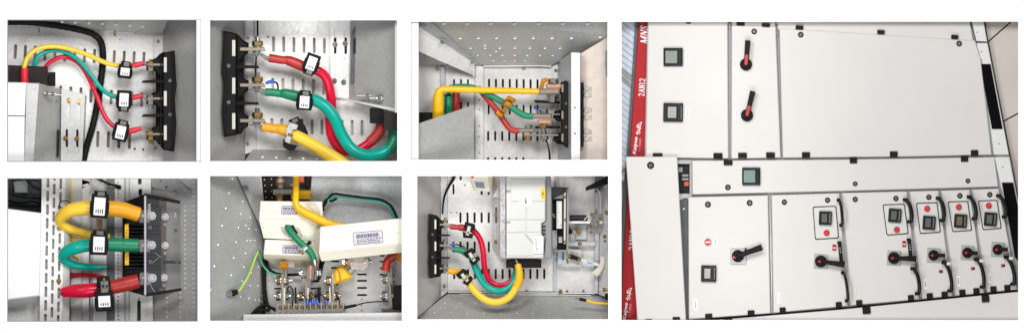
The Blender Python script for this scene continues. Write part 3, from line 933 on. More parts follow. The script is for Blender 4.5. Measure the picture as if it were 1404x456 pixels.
B().tube([(739, 152.5, 40), (735, 151, 40)], 1.8, 10, 4).build('crimp', bluep, t)
B().tube([(737, 151, 40), (733, 148, 40), (734, 146, 38), (738, 146.6, 36)], .9, 8).build('wire', rubber, t)
t = thing('contact_strip', 800, 157, 30, 'black contact strip with silver prongs outside the cabinet wall', 'contact strip')
B().prism(rect(796.2, 113, 800.4, 201), 34, 62, .8).build('strip', black, t)
for y0 in (121.5, 130, 151, 160.5, 180.5, 190):
    B().prism([(800.6, y0 - 3), (806, y0 - 3.6), (811, y0 - 2.6), (812, y0 - 1), (807, y0 - .4), (807, y0 + .5), (811.6, y0 + 1), (811, y0 + 2.8), (806, y0 + 3.4), (800.6, y0 + 3)], 40, 52, .8).build('prong', mat('silver_plated_contact', (.66, .64, .60), .3, .5, var=.3, size=4), t)
tag(B().prism([(796, 73.5), (845, 44), (845, 226), (796, 226)], 46, 50).build('terrazzo_floor', beige), kind='structure')
tag(B().prism([(830, 70), (836, 72), (836, 106), (831, 104), (829.5, 88)], 50, 58, 2).build('bucket', greyp), 'grey rounded thing cut by the right edge on the beige floor', 'container')

# ------------------------------------------------------------------ picture 4 (lower left): looped cables under an acrylic cover
tag(B().prism(rect(5, 240, 276, 445), -30, -28).build('rear_wall', galv_l), kind='structure')
t = thing('equipment_recess', 34, 266, -20, 'dark recess with loose black wires above the white cover, lower left picture', 'recess')
B().prism(rect(5, 240, 57, 295), -20, -18).build('back', dark_steel, t)
B().prism([(18, 248), (38, 246), (38, 264), (20, 264)], -18, -6, 1).build('box', greyp, t)
for k, pts in enumerate(([(5, 272, 0), (25, 278, 2), (45, 276, 4), (60, 281, 2)], [(5, 280, 3), (25, 282, 3), (45, 284, 3), (60, 279, 3)], [(30, 240, 0), (44, 254, 2), (60, 262, 0)], [(5, 262, -3), (30, 270, -3), (60, 272, -3)])):
    B().tube(pts, 1.3, 8).build('wire', rubber, t)
B().prism([(38, 246), (55, 250), (55, 256), (38, 254)], -10, -6, .5).build('strap', dark_steel, t)
t = thing('plastic_cover', 33, 348, 20, 'large wrinkled white cover plate beside the perforated upright', 'cover')
crum = mat('crinkled_white_film', (.84, .84, .85), .35, bump=1.0, bsize=7, var=.02)
B().prism([(5, 285), (56.3, 291.6), (54.3, 405), (5, 411)], 20, 46, 1.5).build('sheet', crum, t)
tag(B().prism([(5, 408), (56, 403), (56, 445), (5, 445)], 0, 10, .5).build('lower_panel', galv_l), 'plain grey panel below the white cover, bottom left corner', 'panel')
# perforated upright
t = thing('perforated_upright', 76, 342, 20, 'white galvanised upright with three staggered columns of long holes', 'upright')
hs = []
for c, (xt, xb, off, wd) in enumerate(((65.8, 59.8, 6.5, 3.8), (74.6, 68.6, 16, 3.6), (83.4, 77.3, 8.5, 3.4))):
    for k in range(-1, 12):
        y = 240 + off + 18.7 * k + 3
        if y < 236 or y > 448:
            continue
        x = xt + (y - 245) / 190 * (-3.6) 
        hs.append(slot(x, y, wd, 14.6, -1, 4))
B().plate([(57.6, 234), (90, 234), (85.2, 450), (54, 450)], hs, 26, 1.5).build('slotted_face', galv_l, t)
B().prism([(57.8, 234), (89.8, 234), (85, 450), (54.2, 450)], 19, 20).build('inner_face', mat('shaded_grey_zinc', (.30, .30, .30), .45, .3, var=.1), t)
B().solid([(90.2, 234, 26), (96.5, 234, 20), (95, 450, 20), (85.6, 450, 26)]).build('folded_edge', galv_l, t)
for x, y in ((81.3, 313), (80.5, 384.6)):
    place(T_BOLTB, t, x, y, 26.2, x, 1.15)
# background posts
def post(x0, x1, y0, y1, z0, z1, m, label, hs=None, name='upright_post'):
    o = tag(B().plate(rect(x0, y0, x1, y1), hs or [], z1, 2).build(name, m), label, 'post')
    return o
post(97, 112, 236, 450, -2, 0, galv, 'bluish steel strip just right of the slotted upright, behind the loops')
post(112.6, 122, 236, 450, -2, -4, galv_l, 'light steel strip second behind the loops')
tag(B().prism(rect(127.4, 330, 146, 450), -4, -1).build('bright_gap_panel', sticker), 'bright white strip seen low between the posts, lower left picture', 'panel')
post(146, 157, 236, 450, -10, -2, mat('slate_painted_steel', (.16, .18, .20), .4, .3), 'dark bluish post right of the bright strip')
post(157.4, 166.3, 236, 450, -10, 0, galv_l, 'light post with a dense column of small holes', [circ(162, 250 + 5.2 * i, 1.2, 6) for i in range(37)])
post(124, 127, 300, 450, -4, -2, galv_b, 'narrow steel strip at the left side of the bright gap')
t = thing('slotted_beam', 133, 260, -6, 'slotted beams slanting across the top behind the yellow loop', 'beam')
hs = [slot(103 + 14 * i, 258 - 4.6 * i, 2.6, 8, -70) for i in range(0, 2)]
B().plate([(97, 246), (128, 240), (132, 246), (97, 268)], hs, -4, 1.5).build('beam_plate', galv_l, t)
B().plate([(117, 240), (166, 254), (166, 260), (112, 246)], [circ(125 + 8 * i, 246.6 + 2.2 * i, 1.2, 8) for i in range(5)], 0, 1.5).build('beam_plate', galv_d, t)
B().prism([(97, 266), (125, 252), (125, 262), (97, 276)], -8, -6).build('recess', galv_b, t)
B().tube([(128, 240, 3), (146, 250, 3), (166, 256, 3)], 1.6, 8).build('cable', rubber, t)
hs = [slot(191.7, 246, 5, 13), slot(192.4, 263.5, 5, 10), slot(190.5, 428, 5, 34)] + [circ(190.5, 409, 1.2, 8)]
t = thing('mounting_rail', 187, 342, -4, 'galvanised upright carrying the black terminal housing, lower left picture', 'rail')
B().plate([(178, 234), (206.5, 234), (210, 450), (178, 450)], hs, 4, 1.5).build('face', galv_l, t)
B().plate([(166.3, 234), (177.6, 234), (177.6, 450), (166.3, 450)], [], 0, 1.5).build('flange', galv_l, t)
B().tube([(172, 234, 2), (172, 450, 2)], .8, 8, 1).build('bead', galv_d, t)
B().prism([(181, 236), (206, 236), (206, 450), (181, 450)], -10, -8).build('inner_face', dark_steel, t)
# perforated sheet
hs = []
for i in range(30):
    y = 249 + 6.6 * i
    hs.append(slot(265.5, y, 3.4, 1.7)); 
    if y > 395: hs.append(slot(229, y, 3.6, 1.6, 20)); hs.append(slot(247.5, y, 3.6, 1.6, 20))
    elif y > 280: hs.append(slot(253.8, y, 2.4, 1.6))
t = thing('perforated_sheet', 240, 342, 0, 'perforated galvanised side sheet at the right of the lower left picture', 'sheet')
zf = lip_ramp((208, 234), (208, 450), (276, 234), (276, 450), -4, 40)
B().plate([(206.8, 234), (276, 234), (276, 450), (210.4, 450)], [], 0, 1.5, zf).build('sheet', galv, t)
for h in hs:
    cx = sum(p[0] for p in h) / len(h); cy = sum(p[1] for p in h) / len(h)
    place(T_BRIGHT_DOT, t, cx, cy, zf(cx, cy) + .2, 0, .85)
zf2 = lip_ramp((208, 234), (208, 450), (276, 234), (276, 450), 2, 44)
B().plate([(207, 236), (232, 236), (262, 262), (258, 270), (236, 262), (208, 256)], [circ(228, 256, 1.6, 8), circ(221, 248, 1.1, 8), circ(214, 244, 1.1, 8), circ(240, 261, 1.2, 8)], 0, 1.5, zf2).build('corner_gusset', galv_b, t)

# terminal housing
t = thing('terminal_housing', 205, 335, 6, 'black three pole terminal housing under a scratched clear cover, with yellow tags', 'terminal block')
B().prism([(168, 278), (198, 266), (223, 270), (223, 400), (199, 405), (168, 396)], 6, 22, 1.5).build('base', black, t)
for k, y in enumerate((297, 336, 381)):
    B().prism([(172, y - 14), (198, y - 16), (221, y - 13), (221, y + 12), (198, y + 14), (172, y + 12)], 22, 30, 2).build('pole_bay', black_gl, t)
for y in (313, 318, 323, 352, 357, 362, 367):
    B().prism(rect(171, y - 1.4, 221, y + 1.2), 22, 33, .6).build('rib', black, t)
B().prism([(197.5, 265), (200.5, 265), (247, 275), (247, 279), (200.5, 270)], 44, 49, .5).build('cover_rim', black_gl, t)
B().prism([(200, 402), (249, 394), (249, 398), (200, 406)], 44, 49, .5).build('cover_rim', black_gl, t)
B().prism([(223, 356.6), (248, 356.6), (248, 361), (223, 361)], 30, 43, .4).build('bridge', black, t)
B().prism([(200.8, 270.5), (247, 279), (249, 394), (200.8, 401.5)], 46, 47.5).build('clear_cover', acryl, t)
B().prism([(197.6, 268), (200.4, 268), (200.4, 404), (197.6, 404)], 40, 51, .8).build('cover_edge', mat('frosted_acrylic_edge', (.55, .52, .60), .3, var=.1), t)
B().prism([(223.5, 274), (247, 279), (249, 394), (223.5, 398)], 20, 22).build('side_wall', mat('smoky_steel_side', (.26, .25, .245), .35, .4, var=.1, size=20), t)
B().prism([(218, 272), (228, 274), (227, 398), (218, 399)], 22, 26, .5).build('side_rib', mat('smoked_brown_plastic', (.07, .045, .04), .35), t)
for k, (x, y) in enumerate(((206, 295.5), (206, 335.5), (207, 380.5))):
    B().prism(rrect(x - 8, y + 1, 15, 18, 2), 30, 36, 1).build('lug', steel, t)
    for dx, s in ((-9, 1.0), (2, 2.0)):
        place(T_BOLTZ, t, x + dx, y, 36.2, 33 * k + dx, s)
for x, y in ((226.5, 297), (226.5, 336), (225, 380)):
    place(T_BOLTZ, t, x, y, 26, 10, 1.7)
    B().prism(rect(x - 2.4, y + 8, x + 2, y + 13), 26, 29, .4).build('spacer', tin, t)
for x, y in ((206, 311.5), (206.5, 358.5), (240.8, 315.7), (243, 358)):
    place(T_SCREW, t, x, y, 47.6, 10, 1.15)
for x0, y0, y1 in ((171, 307, 327), (171.2, 345.5, 363)):
    o = B().prism([(x0, y0), (x0 + 5.4, y0 - 1), (x0 + 5.4, y1), (x0, y1)], 33, 37, .3).build('marking_tag', yelp, t)
    text('1-95', x0 + 2.7, (y0 + y1) / 2 + 2, 37.1, 10, 2.8, 90, ink, o)
text('600A', 204.6, 286, 47.8, 15, 4, 90, mat('frosted_print', (.6, .6, .6), .6, var=0), t)
text('OUT', 240.5, 294, 47.8, 7, 2.8, 90, mat('frosted_print', (.6, .6, .6), .6, var=0), t)
for sg in (((207, 392), (214, 402), .35), ((204, 382), (209, 396), .3), ((212, 346), (221, 352), .3), ((209, 360), (218, 352), .3)):
    strokes([sg], mat('frosted_print', (.6, .6, .6), .6), t, 47.7, 'scratch')

# looped cables
t = tcable(105, 300, 10, 'yellow cable looping back on itself with an orange sleeve into the top pole')
B().tube([(150, 285.5, 50), (136.6, 284.6, 50), (114.7, 285, 50), (99, 287.4, 48), (88, 292.6, 43), (82.6, 299.6, 37), (86, 307.4, 30), (99, 314.6, 24), (116, 319.8, 18), (136, 323.5, 14), (150, 325, 12)], [10.2, 10.2, 10, 9.4, 8.2, 6.8, 6.2, 6, 5.4, 5], 18, 10).build('conductor', ypl, t)
B().tube([(146, 285.3, 50), (158, 286, 50), (170, 287.6, 50), (180, 290.6, 49), (190, 293.8, 47)], [10.4, 10.8, 10.6, 10, 10.2], 18, 8).build('shrink_sleeve', orr, t)
t = tcable(105, 345, 10, 'teal green cable looping back on itself with a green sleeve into the middle pole')
B().tube([(150, 334.8, 46), (136, 335, 46), (120, 335.6, 46), (104, 339, 44), (92, 344, 40), (86.4, 350.6, 34), (90, 357.6, 28), (102, 362.6, 22), (118, 365.3, 18), (134, 366, 15), (146, 365.2, 13)], [9, 9, 9, 9, 8.2, 7, 6.2, 5.6, 5, 4.6, 3.4], 18, 10).build('conductor', grn, t)
B().tube([(146, 334.9, 46), (160, 335, 46), (168, 335.4, 46), (170, 335.4, 46), (190, 336, 46)], [9.2, 9.6, 9.8, 9.4, 9.2], 18, 8).build('shrink_sleeve', grs, t)
t = tcable(110, 395, 10, 'crimson cable loop with brick red sleeve into the lowest pole, printed size mark')
B().tube([(152, 393, 46), (136, 396, 46), (120, 397.6, 46), (106, 398, 44), (95, 398.8, 41), (89, 399.6, 36), (89, 399, 26), (100, 397, 16), (130, 393, 6)], [9.6, 9.6, 9.6, 9.2, 8.2, 7.4, 6.6, 6, 5], 18, 10).build('conductor', red, t)
B().tube([(148, 394, 46), (160, 391.6, 46), (174, 388.4, 46), (190, 384, 46)], [9.6, 9.8, 10.2, 9.6], 18, 8).build('shrink_sleeve', res, t)
text('16', 109, 392.6, 54.2, 9, 4.6, 4, mat('faded_cable_print', (.16, .01, .02), .6), t)
tag(B().tube([(94, 377, 4), (110, 376, 4), (128, 377, 4), (144, 380, 2)], [3, 2.8, 2.6], 12).build('power_cable', red), 'thinner red cable passing straight behind between the green and crimson loops', 'cable')
tag(B().tube([(97, 326.6, -2), (112, 328, -2), (130, 328.4, -2), (146, 332, -2)], 3.6, 12).build('power_cable', ypl), 'short dull yellow cable run seen behind the yellow loop', 'cable')
tag(B().tube([(97.4, 236, 4), (96.4, 300, 4), (96.4, 325, 4), (100, 346, 4), (108, 356, 0)], 1.5, 10).build('thin_wire', ypl), 'thin yellow wire running down beside the slotted upright', 'wire')
tag(B().tube([(80, 285, 28), (83, 277, 32), (92, 275, 32), (97, 279, 28), (95, 276, 28)], .8, 8).build('tie_tail', rubber), 'black tie tail poking out of the slotted upright above the yellow loop', 'cable tie')
sensor(136.6, 282, 24, 33, -4, 56, 'black current sensor on the yellow loop, uppermost in the lower left picture', 1, True, (.64, .74))
t = thing('spring_clip', 137, 307, 20, 'long brassy spring clip hanging between the yellow and green sensors', 'clip')
B().prism([(132, 299), (141, 300), (140, 318), (134, 318)], 20, 26, 1).build('strip', tin, t)
B().prism([(136, 300), (138, 300), (138, 318), (136, 318)], 26, 28, .4).build('rib', brass, t)
sensor(135.6, 334, 24, 30, -2, 54, 'black current sensor on the teal green loop, middle one of the lower left picture', 1, True, (.64, .70))
s3 = sensor(143, 412, 24.5, 28, 3, 56, 'black current sensor hanging below the crimson cable with silver clip above', 1, True, (.66, .54))
B().prism(rot2([(133, 378), (150, 378), (152, 392), (132, 392)], 142, 384, 3), 54, 64, 1.4).build('upper_jaw', black, s3)
B().prism(rot2([(138, 384), (149, 384), (149.5, 401), (138, 401)], 144, 392, 3), 66, 69, .8).build('clip_plate', steel, s3)
B().prism(rect(139.5, 390, 143, 393.4), 69, 69.3).build('clip_opening', ink, s3)
B().prism(rect(145, 390, 148, 393.4), 69, 69.3).build('clip_opening', ink, s3)
B().prism(rect(141, 380, 144.5, 386), 68.6, 71, .5).build('clip_tongue', brass, s3)

# ------------------------------------------------------------------ picture 5 (lower, second): transformers over bolted links
e = thing('cabinet_interior', 420, 340, -6, 'galvanised interior with white-dotted dark side plate, second picture of the lower row', 'cabinet')
hs = [slot(496.5, y, 2.6, 13.5, 90) for y in (375.6, 384.3, 394, 403.7)]
hs += [slot(459.6, y, 2.4, 11.5, 90) for y in (349, 357.6, 366.6)]
hs += [slot(524, y, 2.2, 7, 90) for y in (350, 358, 367, 376)]
hs += [slot(382, y, 2.2, 12, 90) for y in (375, 384, 395, 406)] + [slot(432, y, 2.2, 12, 90) for y in (385, 395, 405)]
hs += [circ(457, 399, 1, 8), circ(496, 409.6, 1, 8), circ(496, 417.6, 1, 8), circ(496, 425, 1, 8)]
B().plate([(364, 320), (556, 320), (556, 432), (364, 432)], hs, -6, 1.5).build('back_plate', galv, e)
B().prism(rect(360, 300, 556, 434), -16, -15).build('slot_shade_sheet', back_dark, e)
zf = lip_ramp((363, 320), (363, 420), (284, 320), (284, 420), 0, 70)
SP = [(282, 236), (322.6, 236), (350, 300), (363, 332), (361, 390), (356, 432), (333, 431.5), (331, 445), (282, 445)]
B().plate(SP, [], 0, 1.5, zf).build('side_plate', galv_d, e)
dots = [(150, 30), (130, 118), (214, 168), (109, 211), (201, 246), (260, 268), (87, 318), (187, 328), (234, 316), (251, 336), (295, 341), (174, 418), (242, 408), (262, 407), (288, 407), (63, 434)]
P5 = [(285 + x / 4.47, 238 + y / 4.47) for x, y in dots]
d2 = [(38, 125), (151, 77), (220, 50), (303, 18), (211, 130), (297, 130), (137, 178), (254, 163), (201, 212), (247, 237), (293, 238), (191, 302), (240, 313), (278, 321), (303, 325), (14, 262)]
P5 += [(285 + x / 4.263, 335 + y / 4.263) for x, y in d2]
for i, (x, y) in enumerate(P5):
    s = 1.35 - (x - 288) / 75 * .75
    place(T_BRIGHT_DOT, e, x, y, zf(x, y) + .3, 90, max(.55, s))
B().solid([(323.2, 236, 40), (358, 236, 20), (364, 300, 6), (364, 331, 2), (351, 300, 12)]).build('side_web', galv_b, e)
B().tube([(322.8, 236, 42), (350.6, 299.6, 14), (363.6, 332, 4)], .7, 6, 1).build('fold_line', dark_steel, e)
place(T_BOLT, e, 337.6, 258.5, 34, 20, 1.2)
B().prism([(357.4, 236), (376, 236), (378, 278), (362.4, 278)], 0, 12, .5).build('dark_angle', black, e)
for i in range(5):
    place(T_BRIGHT_DOT, e, 362.5 + i * .7, 246 + 8 * i, 12.1, 0, .55)
    place(T_BRIGHT_DOT, e, 372 + i * .3, 245 + 8.5 * i, 12.1, 0, .5)
B().plate([(360, 320), (366, 332), (365, 400), (358, 432), (354, 432), (360, 385)], [], 6, 1.5).build('dark_angle', dark_steel, e)
for i in range(9):
    place(T_BRIGHT_DOT, e, 362 - i * .4, 345 + 8.5 * i, 6.2, 0, .5)
B().plate([(428, 236), (556, 236), (556, 322), (446, 322), (424, 283)], [], 2, 1.5).build('upper_wall_plate', galv_b, e)
B().plate([(424.6, 276), (444, 286), (450, 320), (425, 320)], [], 5, 1.5).build('upper_wall_plate', galv_d, e)
B().prism([(333.8, 430.4), (556, 427.4), (556, 445), (332, 445)], 24, 62, .8).build('front_flange', galv_l, e)

t = thing('busbar_joint', 395, 258, 4, 'bolted silver and brass joint at the top behind the yellow bar, second lower picture', 'joint')
B().prism(rect(374, 236, 430, 280), -2, 0).build('dark_back', dark_steel, t)
B().prism(rect(374.6, 258.5, 401.5, 266.3), 10, 20, 1).build('busbar', steel, t)
B().prism(rect(399, 260.4, 426.6, 272.8), 8, 18, 2).build('sleeved_bar', ydp, t)
hexstack(t, 384.5, 240, 15, [('rod', 5, 4, steel), ('hex', 6, 6, copper), ('washer', 1.5, 7.6, brass), ('hex', 5, 6.4, steel)])
hexstack(t, 383.4, 266.5, 15, [('washer', 1.4, 7, brass), ('hex', 5.5, 6, brass), ('rod', 3, 4, steel)])
B().prism(rect(409, 241, 417, 250), 6, 14, 1).build('red_cap', mat('dull_orange_red_plastic', (.5, .08, .02), .5), t)
B().prism(rect(418, 238, 426, 256), 4, 12, 1).build('black_cap', black, t)
B().prism(rect(397, 251, 402, 256), 6, 12, .6).build('clip', steel, t)

def trafo(label, top, front, under, seam, z0, z1):
    t = thing('current_transformer', sum(p[0] for p in front) / len(front), sum(p[1] for p in front) / len(front), z0, label, 'transformer', 'cream block transformers')
    B().prism(top, z0, z1, 1.0).build('case_top', cream, t)
    B().solid([(x, y, z) for (x, y), z in zip(front, (z1 - .6, z1 - .6, z1 - 9, z1 - 9))], 6).build('case_front', cream, t)
    if under:
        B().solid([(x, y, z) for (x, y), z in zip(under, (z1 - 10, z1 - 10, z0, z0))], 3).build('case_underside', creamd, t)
    return t


tA = trafo('upper cream transformer with green cable passing through its round window', [(357, 275.3), (441.5, 276), (443, 301), (355.2, 300)], [(355.2, 300), (440, 301), (436, 330), (361.5, 326)], None, 288, 6, 40)
B().tube([(356.2, 287.4, 40.2), (386, 289.6, 40.2)], .35, 6, 1).build('seam', creamd, tA)
B().tube([(408, 291, 40.2), (424, 292, 40.2)], .35, 6, 1).build('seam', creamd, tA)
B().prism([(383.6, 309), (391, 307.8), (403, 308), (411, 313), (414.6, 321), (410, 327), (398, 325), (388, 319)], 32, 36.5, .6).build('window_ring', mat('grey_cream_ring', (.45, .43, .36), .5), tA)
B().prism([(391, 307), (403, 307), (404, 312), (409, 319), (401, 323), (394, 318), (391, 313)], 36.4, 37.2).build('window_opening', ink, tA)
barcode_label(396.6, 287.8, 21.5, 11.5, -1.5, 40.2, tA)
B().prism([(414, 276), (433, 278), (440, 288), (438, 297)], 40, 42, .5).build('clear_flap', film, tA)
for x, y in ((361, 310.6), (364, 322.5)):
    place(T_NIB, tA, x, y, 38, 0, .5)
tB = trafo('middle cream transformer half hidden under the upper one', [(363.4, 328), (437, 330), (437, 352), (361.3, 348.6)], [(361.3, 348.6), (437, 351), (437, 357), (361.8, 353.6)], [(361.8, 353.8), (437, 357), (437, 368), (381, 364.6)], 338, 2, 30)
barcode_label(399.6, 341.4, 24.5, 11, -1.5, 30.2, tB)
tC = trafo('large cream transformer in the foreground on the right with barcode plate', [(439.2, 310.6), (557, 298), (557, 334), (437.4, 346)], [(437.4, 346), (557, 334), (557, 345), (441, 357.6)], None, 320, 26, 66)
B().tube([(438.5, 327.8, 66.2), (483.5, 323, 66.2)], .35, 6, 1).build('seam', creamd, tC)
B().tube([(526, 320.3, 66.2), (556, 318, 66.2)], .35, 6, 1).build('seam', creamd, tC)
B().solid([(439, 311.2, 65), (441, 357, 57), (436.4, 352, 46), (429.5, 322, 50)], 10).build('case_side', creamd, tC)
barcode_label(504.6, 325.4, 41, 17.5, 5.2, 66.2, tC)

tag(B().tube([(405.6, 234, 44), (405.8, 262, 44), (405.4, 274, 44), (407.4, 283, 45), (416, 290, 46), (441.6, 302.6, 48), (452, 306.6, 48), (474, 310.5, 46)], [4.4, 4.4, 4.5, 5.2, 6, 6.4, 6, 4], 12, 8).build('insulated_bar', ydp),
    'yellow insulated bar bending from the top edge towards the large transformer', 'insulated bar')
tag(B().tube([(436, 296, 16), (441, 286, 18), (447, 277.5, 20), (452, 269.5, 20), (458, 265.6, 20), (474, 267.4, 20), (500, 270.6, 20), (520, 273, 20), (533, 279, 20), (540, 288, 20), (546, 303, 18)], 1.7, 10, 8).build('control_cable', rubber), 'black cable arching over the large transformer', 'cable')
tag(B().tube([(449, 276.6, 22), (453, 271.6, 23), (461, 269.6, 23), (476, 271, 22), (500, 273.4, 22), (518, 275.6, 22), (530, 281, 22), (538, 290, 22), (543, 303, 20)], 1.2, 10, 8).build('thin_wire', grn), 'thin teal green wire running along under the black arching cable', 'wire')
t = thing('wire_bundle', 432, 308, 10, 'bundle of black wires beside the upper transformer edge', 'wire bundle')
for k, pts in enumerate(([(444, 286, 22), (436, 294, 26), (431, 304, 26), (430, 316, 22), (433, 326, 18)], [(450, 272, 20), (440, 287, 24), (434, 300, 24), (435, 313, 20), (437, 323, 16)], [(462, 271, 18), (455, 275, 20), (447, 274, 20), (443, 284, 20)])):
    B().tube(pts, 1.8, 10).build('wire', rubber, t)
tag(B().tube([(444, 352, 4), (440, 366, 4), (438, 378, 4), (432, 385, 4)], 3.0, 10).build('thick_wire', rubber), 'thick black wire passing down behind the large transformer', 'wire')

t = tcable(410, 330, 20, 'green cable emerging from the transformer window down to a bent silver lug')
B().tube([(394.5, 311, 38), (399, 318, 42), (408, 328.5, 46), (417.5, 337, 48), (426, 345.6, 48), (430.5, 355, 46)], [4.4, 4.6, 4.4], 14, 8).build('conductor', grs, t)
B().tube([(430.4, 353, 44), (432.2, 362, 42), (433, 372, 38), (432.4, 382, 34)], [3.4, 2.8, 2.6], 12, 6).build('lug', steel, t)
t = thing('hose_clamp', 418, 340, 40, 'silver worm clamp round the green cable beside the large transformer', 'clamp')
B().cyl((416, 341.6, 48), (420, 338, 48), 5.4, seg=16).build('band', steel, t)
B().prism(crect(414, 345.6, 4, 6, 40), 46, 52, 1).build('screw_housing', brass, t)
B().prism(crect(423.6, 333, 7, 5, 40), 40, 50, 1).build('hinge', black, t)

# black cable bundle and ground lead
t = thing('wire_bundle', 368, 400, 2, 'black wire bundle running down the corner to the left end of the terminal strip', 'wire bundle')
for k, pts in enumerate(([(362, 345, 8), (363, 370, 8), (364, 400, 10), (368, 418, 12), (380, 424, 14)], [(364, 345, 6), (368, 366, 6), (378, 374, 8), (395, 376, 8), (414, 375.5, 8)], [(345, 430, 16), (356, 420, 14), (366, 418, 12), (382, 428, 14)], [(360, 365, 10), (361, 390, 10), (363, 410, 12), (371, 424, 12)], [(340, 430, 14), (352, 426, 14), (370, 424, 12)])):
    B().tube(pts, 2.0, 10).build('wire', rubber, t)
t = thing('earth_lead', 330, 385, 20, 'green and yellow striped earth lead bolted to the dotted side plate', 'earth lead')
B().tube([(326.5, 398, 44), (333, 388, 44), (340, 376, 38), (345.5, 362, 30), (350, 350, 24), (353, 343.6, 20)], 1.6, 10, 8).build('green_jacket', mat('earth_green_plastic', (.05, .42, .16), .4), t)
B().tube([(327.5, 398.6, 45), (334, 389, 45), (341, 377, 39), (346.5, 363, 31), (351, 351, 25), (353.4, 345, 21)], 1.0, 10, 8).build('yellow_stripe', ypl, t)
B().tube([(353, 343.6, 20), (356, 352, 16), (360, 362, 12), (367, 371, 12), (376, 375.5, 12), (387, 376.5, 12)], 1.2, 10, 8).build('green_jacket', mat('earth_green_plastic', (.05, .42, .16), .4), t)
B().prism([(317, 397), (325, 396), (327, 402), (319, 406), (316, 403)], 36, 46, 1.5).build('lug_boot', black, t)
place(T_BOLT, t, 314.2, 402, 44, 10, 1.7)

# bolted links
def link(label, x, y0, y1, nuts, group='upright bolted copper links', dark=False, slant=0):
    t = thing('bolted_link', x, (y0 + y1) / 2, 6, label, 'bolted link', group)
    B().prism([(x - 1.8, y0), (x + 1.8, y0), (x + 1.8 + slant, y1), (x - 1.8 + slant, y1)], 6, 30, .5).build('bar', tin, t)
    for yy, l, r, mm in nuts:
        hexstack(t, x - l, yy, 22, [('rod', 2, 2.6, steel), ('hex', 5, 6.4, mm), ('washer', 1.4, 7.2, steel)], 90)
        hexstack(t, x + 2.2, yy, 22, [('washer', 1.4, 7.0, steel), ('hex', 4.6, 6.0, mm), ('rod', max(.5, r - 7), 2.8, steel)], 90)
    return t


l1 = link('bolted upright link left of centre below the amber wrapped post', 387.5, 374, 418, [(384, 10.4, 12, brass), (405, 11, 10, steel)])
B().tube([(391.4, 388, 26), (391.4, 366, 26)], 2.8, 12, 2).build('tube_lug', tin, l1)
B().prism(rrect(389.4, 363.4, 11, 11, 2), 20, 34, 1.5).build('amber_wrap', amber, l1)
B().prism(rrect(399, 362, 10, 9, 2), 12, 20, 1.5).build('film', film, l1)
B().prism(rect(388.6, 394, 391.2, 416), 30, 31.5, .3).build('insert', ivory, l1)
l2 = link('bolted upright link at the centre holding the bent green cable lug', 420, 382, 414, [(405.4, 12, 9, brass)])
hexstack(l2, 410, 374, 34, [('rod', 3, 4, steel), ('washer', 1.4, 8, steel), ('hex', 6, 7.4, steel)], 90)
B().prism(rrect(425.6, 373, 5.8, 21, 2.6), 26, 44, 2).build('copper_tongue', copper, l2)
hexstack(l2, 434.5, 374, 34, [('washer', 1.4, 7.4, steel), ('hex', 5, 6, steel)], 90)
B().prism(rect(421.2, 394, 423.6, 410), 30, 31.5, .3).build('insert', ivory, l2)
l3 = link('bolted upright link right of centre against the yellow taped joint', 456, 373.6, 418, [(384.5, 11, 8, brass), (405, 11, 9, brass)], slant=1.2)
B().prism([(451, 393), (453, 393), (453.6, 416), (451.6, 416)], 30, 31.5, .3).build('insert', ivory, l3)
l4 = link('bolted slanting link at the far right joined to the brick red cable', 532.5, 370, 421, [(382, 10, 6, steel), (405, 11, 0, steel)], slant=4)
B().prism([(534, 366), (537, 366), (539.4, 389), (536, 389)], 28, 34, .5).build('second_bar', steel, l4)
B().prism([(521, 413), (534, 413), (536, 423), (521, 423)], 4, 12, .5).build('bracket', galv_b, l4)
for (x, y0, y1) in ((405.4, 393, 416), (437, 393, 417)):
    tag(B().prism([(x - 1.4, y0), (x + 3 if x > 420 else x + .8, y0), (x + 2 if x > 420 else x + .8, y1), (x - 1.4, y1)], 4, 26, .4).build('barrier_fin', black),
        'wide black barrier fin between the centre and right links' if x > 420 else 'narrow black barrier fin between the left and centre links', 'barrier')
tag(B().prism([(540, 391), (556, 389), (556, 425), (538, 424)], 2, 30, 1).build('support_block', black), 'black block at the right edge beside the slanting link', 'block')
t = tcable(540, 355, 10, 'short brick red cable from the right edge down to the slanting link')
B().tube([(556, 344, 34), (547, 348.5, 34), (538, 352, 34), (531, 358, 34), (528.6, 371, 34)], [6.4, 6.2, 5.6, 5.4], 14, 8).build('conductor', res, t)
B().prism(rect(544, 344, 553, 358, -20), 30, 42, 1).build('amber_wrap', amber, t)
t = thing('taped_joint', 470, 376, 14, 'yellow taped cable joint with brown strap under the large transformer', 'taped joint')
B().prism([(457, 371), (466, 363), (473, 366), (479, 374), (483.6, 378), (479, 383), (470, 385), (459, 389)], 14, 32, 3).build('tape', ydp, t)
B().tube([(464, 370, 32), (466.4, 378, 33), (466, 388, 30)], 1.0, 8).build('strap', gold, t)
B().prism([(474, 370), (486, 362), (492, 366), (480, 377)], 12, 26, 2).build('blue_grey_film', galv_b, t)
t = thing('busbar_joint', 486, 362, 26, 'silver and copper bolts wrapped in clear film under the large transformer', 'joint')
hexstack(t, 468, 358.6, 34, [('hex', 6, 5.6, steel), ('washer', 1.5, 6.6, brass), ('hex', 6, 6.4, copper), ('washer', 1.4, 7.4, steel), ('washer', 1.4, 6.8, brass), ('rod', 4, 4, steel)], 90)
B().prism(rrect(494.6, 361, 8, 17, 2.6), 28, 42, 1.4).build('copper_tongue', copper, t)
hexstack(t, 499.5, 358, 34, [('washer', 2, 7.4, steel), ('hex', 5, 6, steel), ('rod', 3, 3, steel)], 90)
B().prism([(476, 351), (503, 349), (506, 362), (498, 370), (482, 368)], 43, 44.5, .4).build('film', film, t)

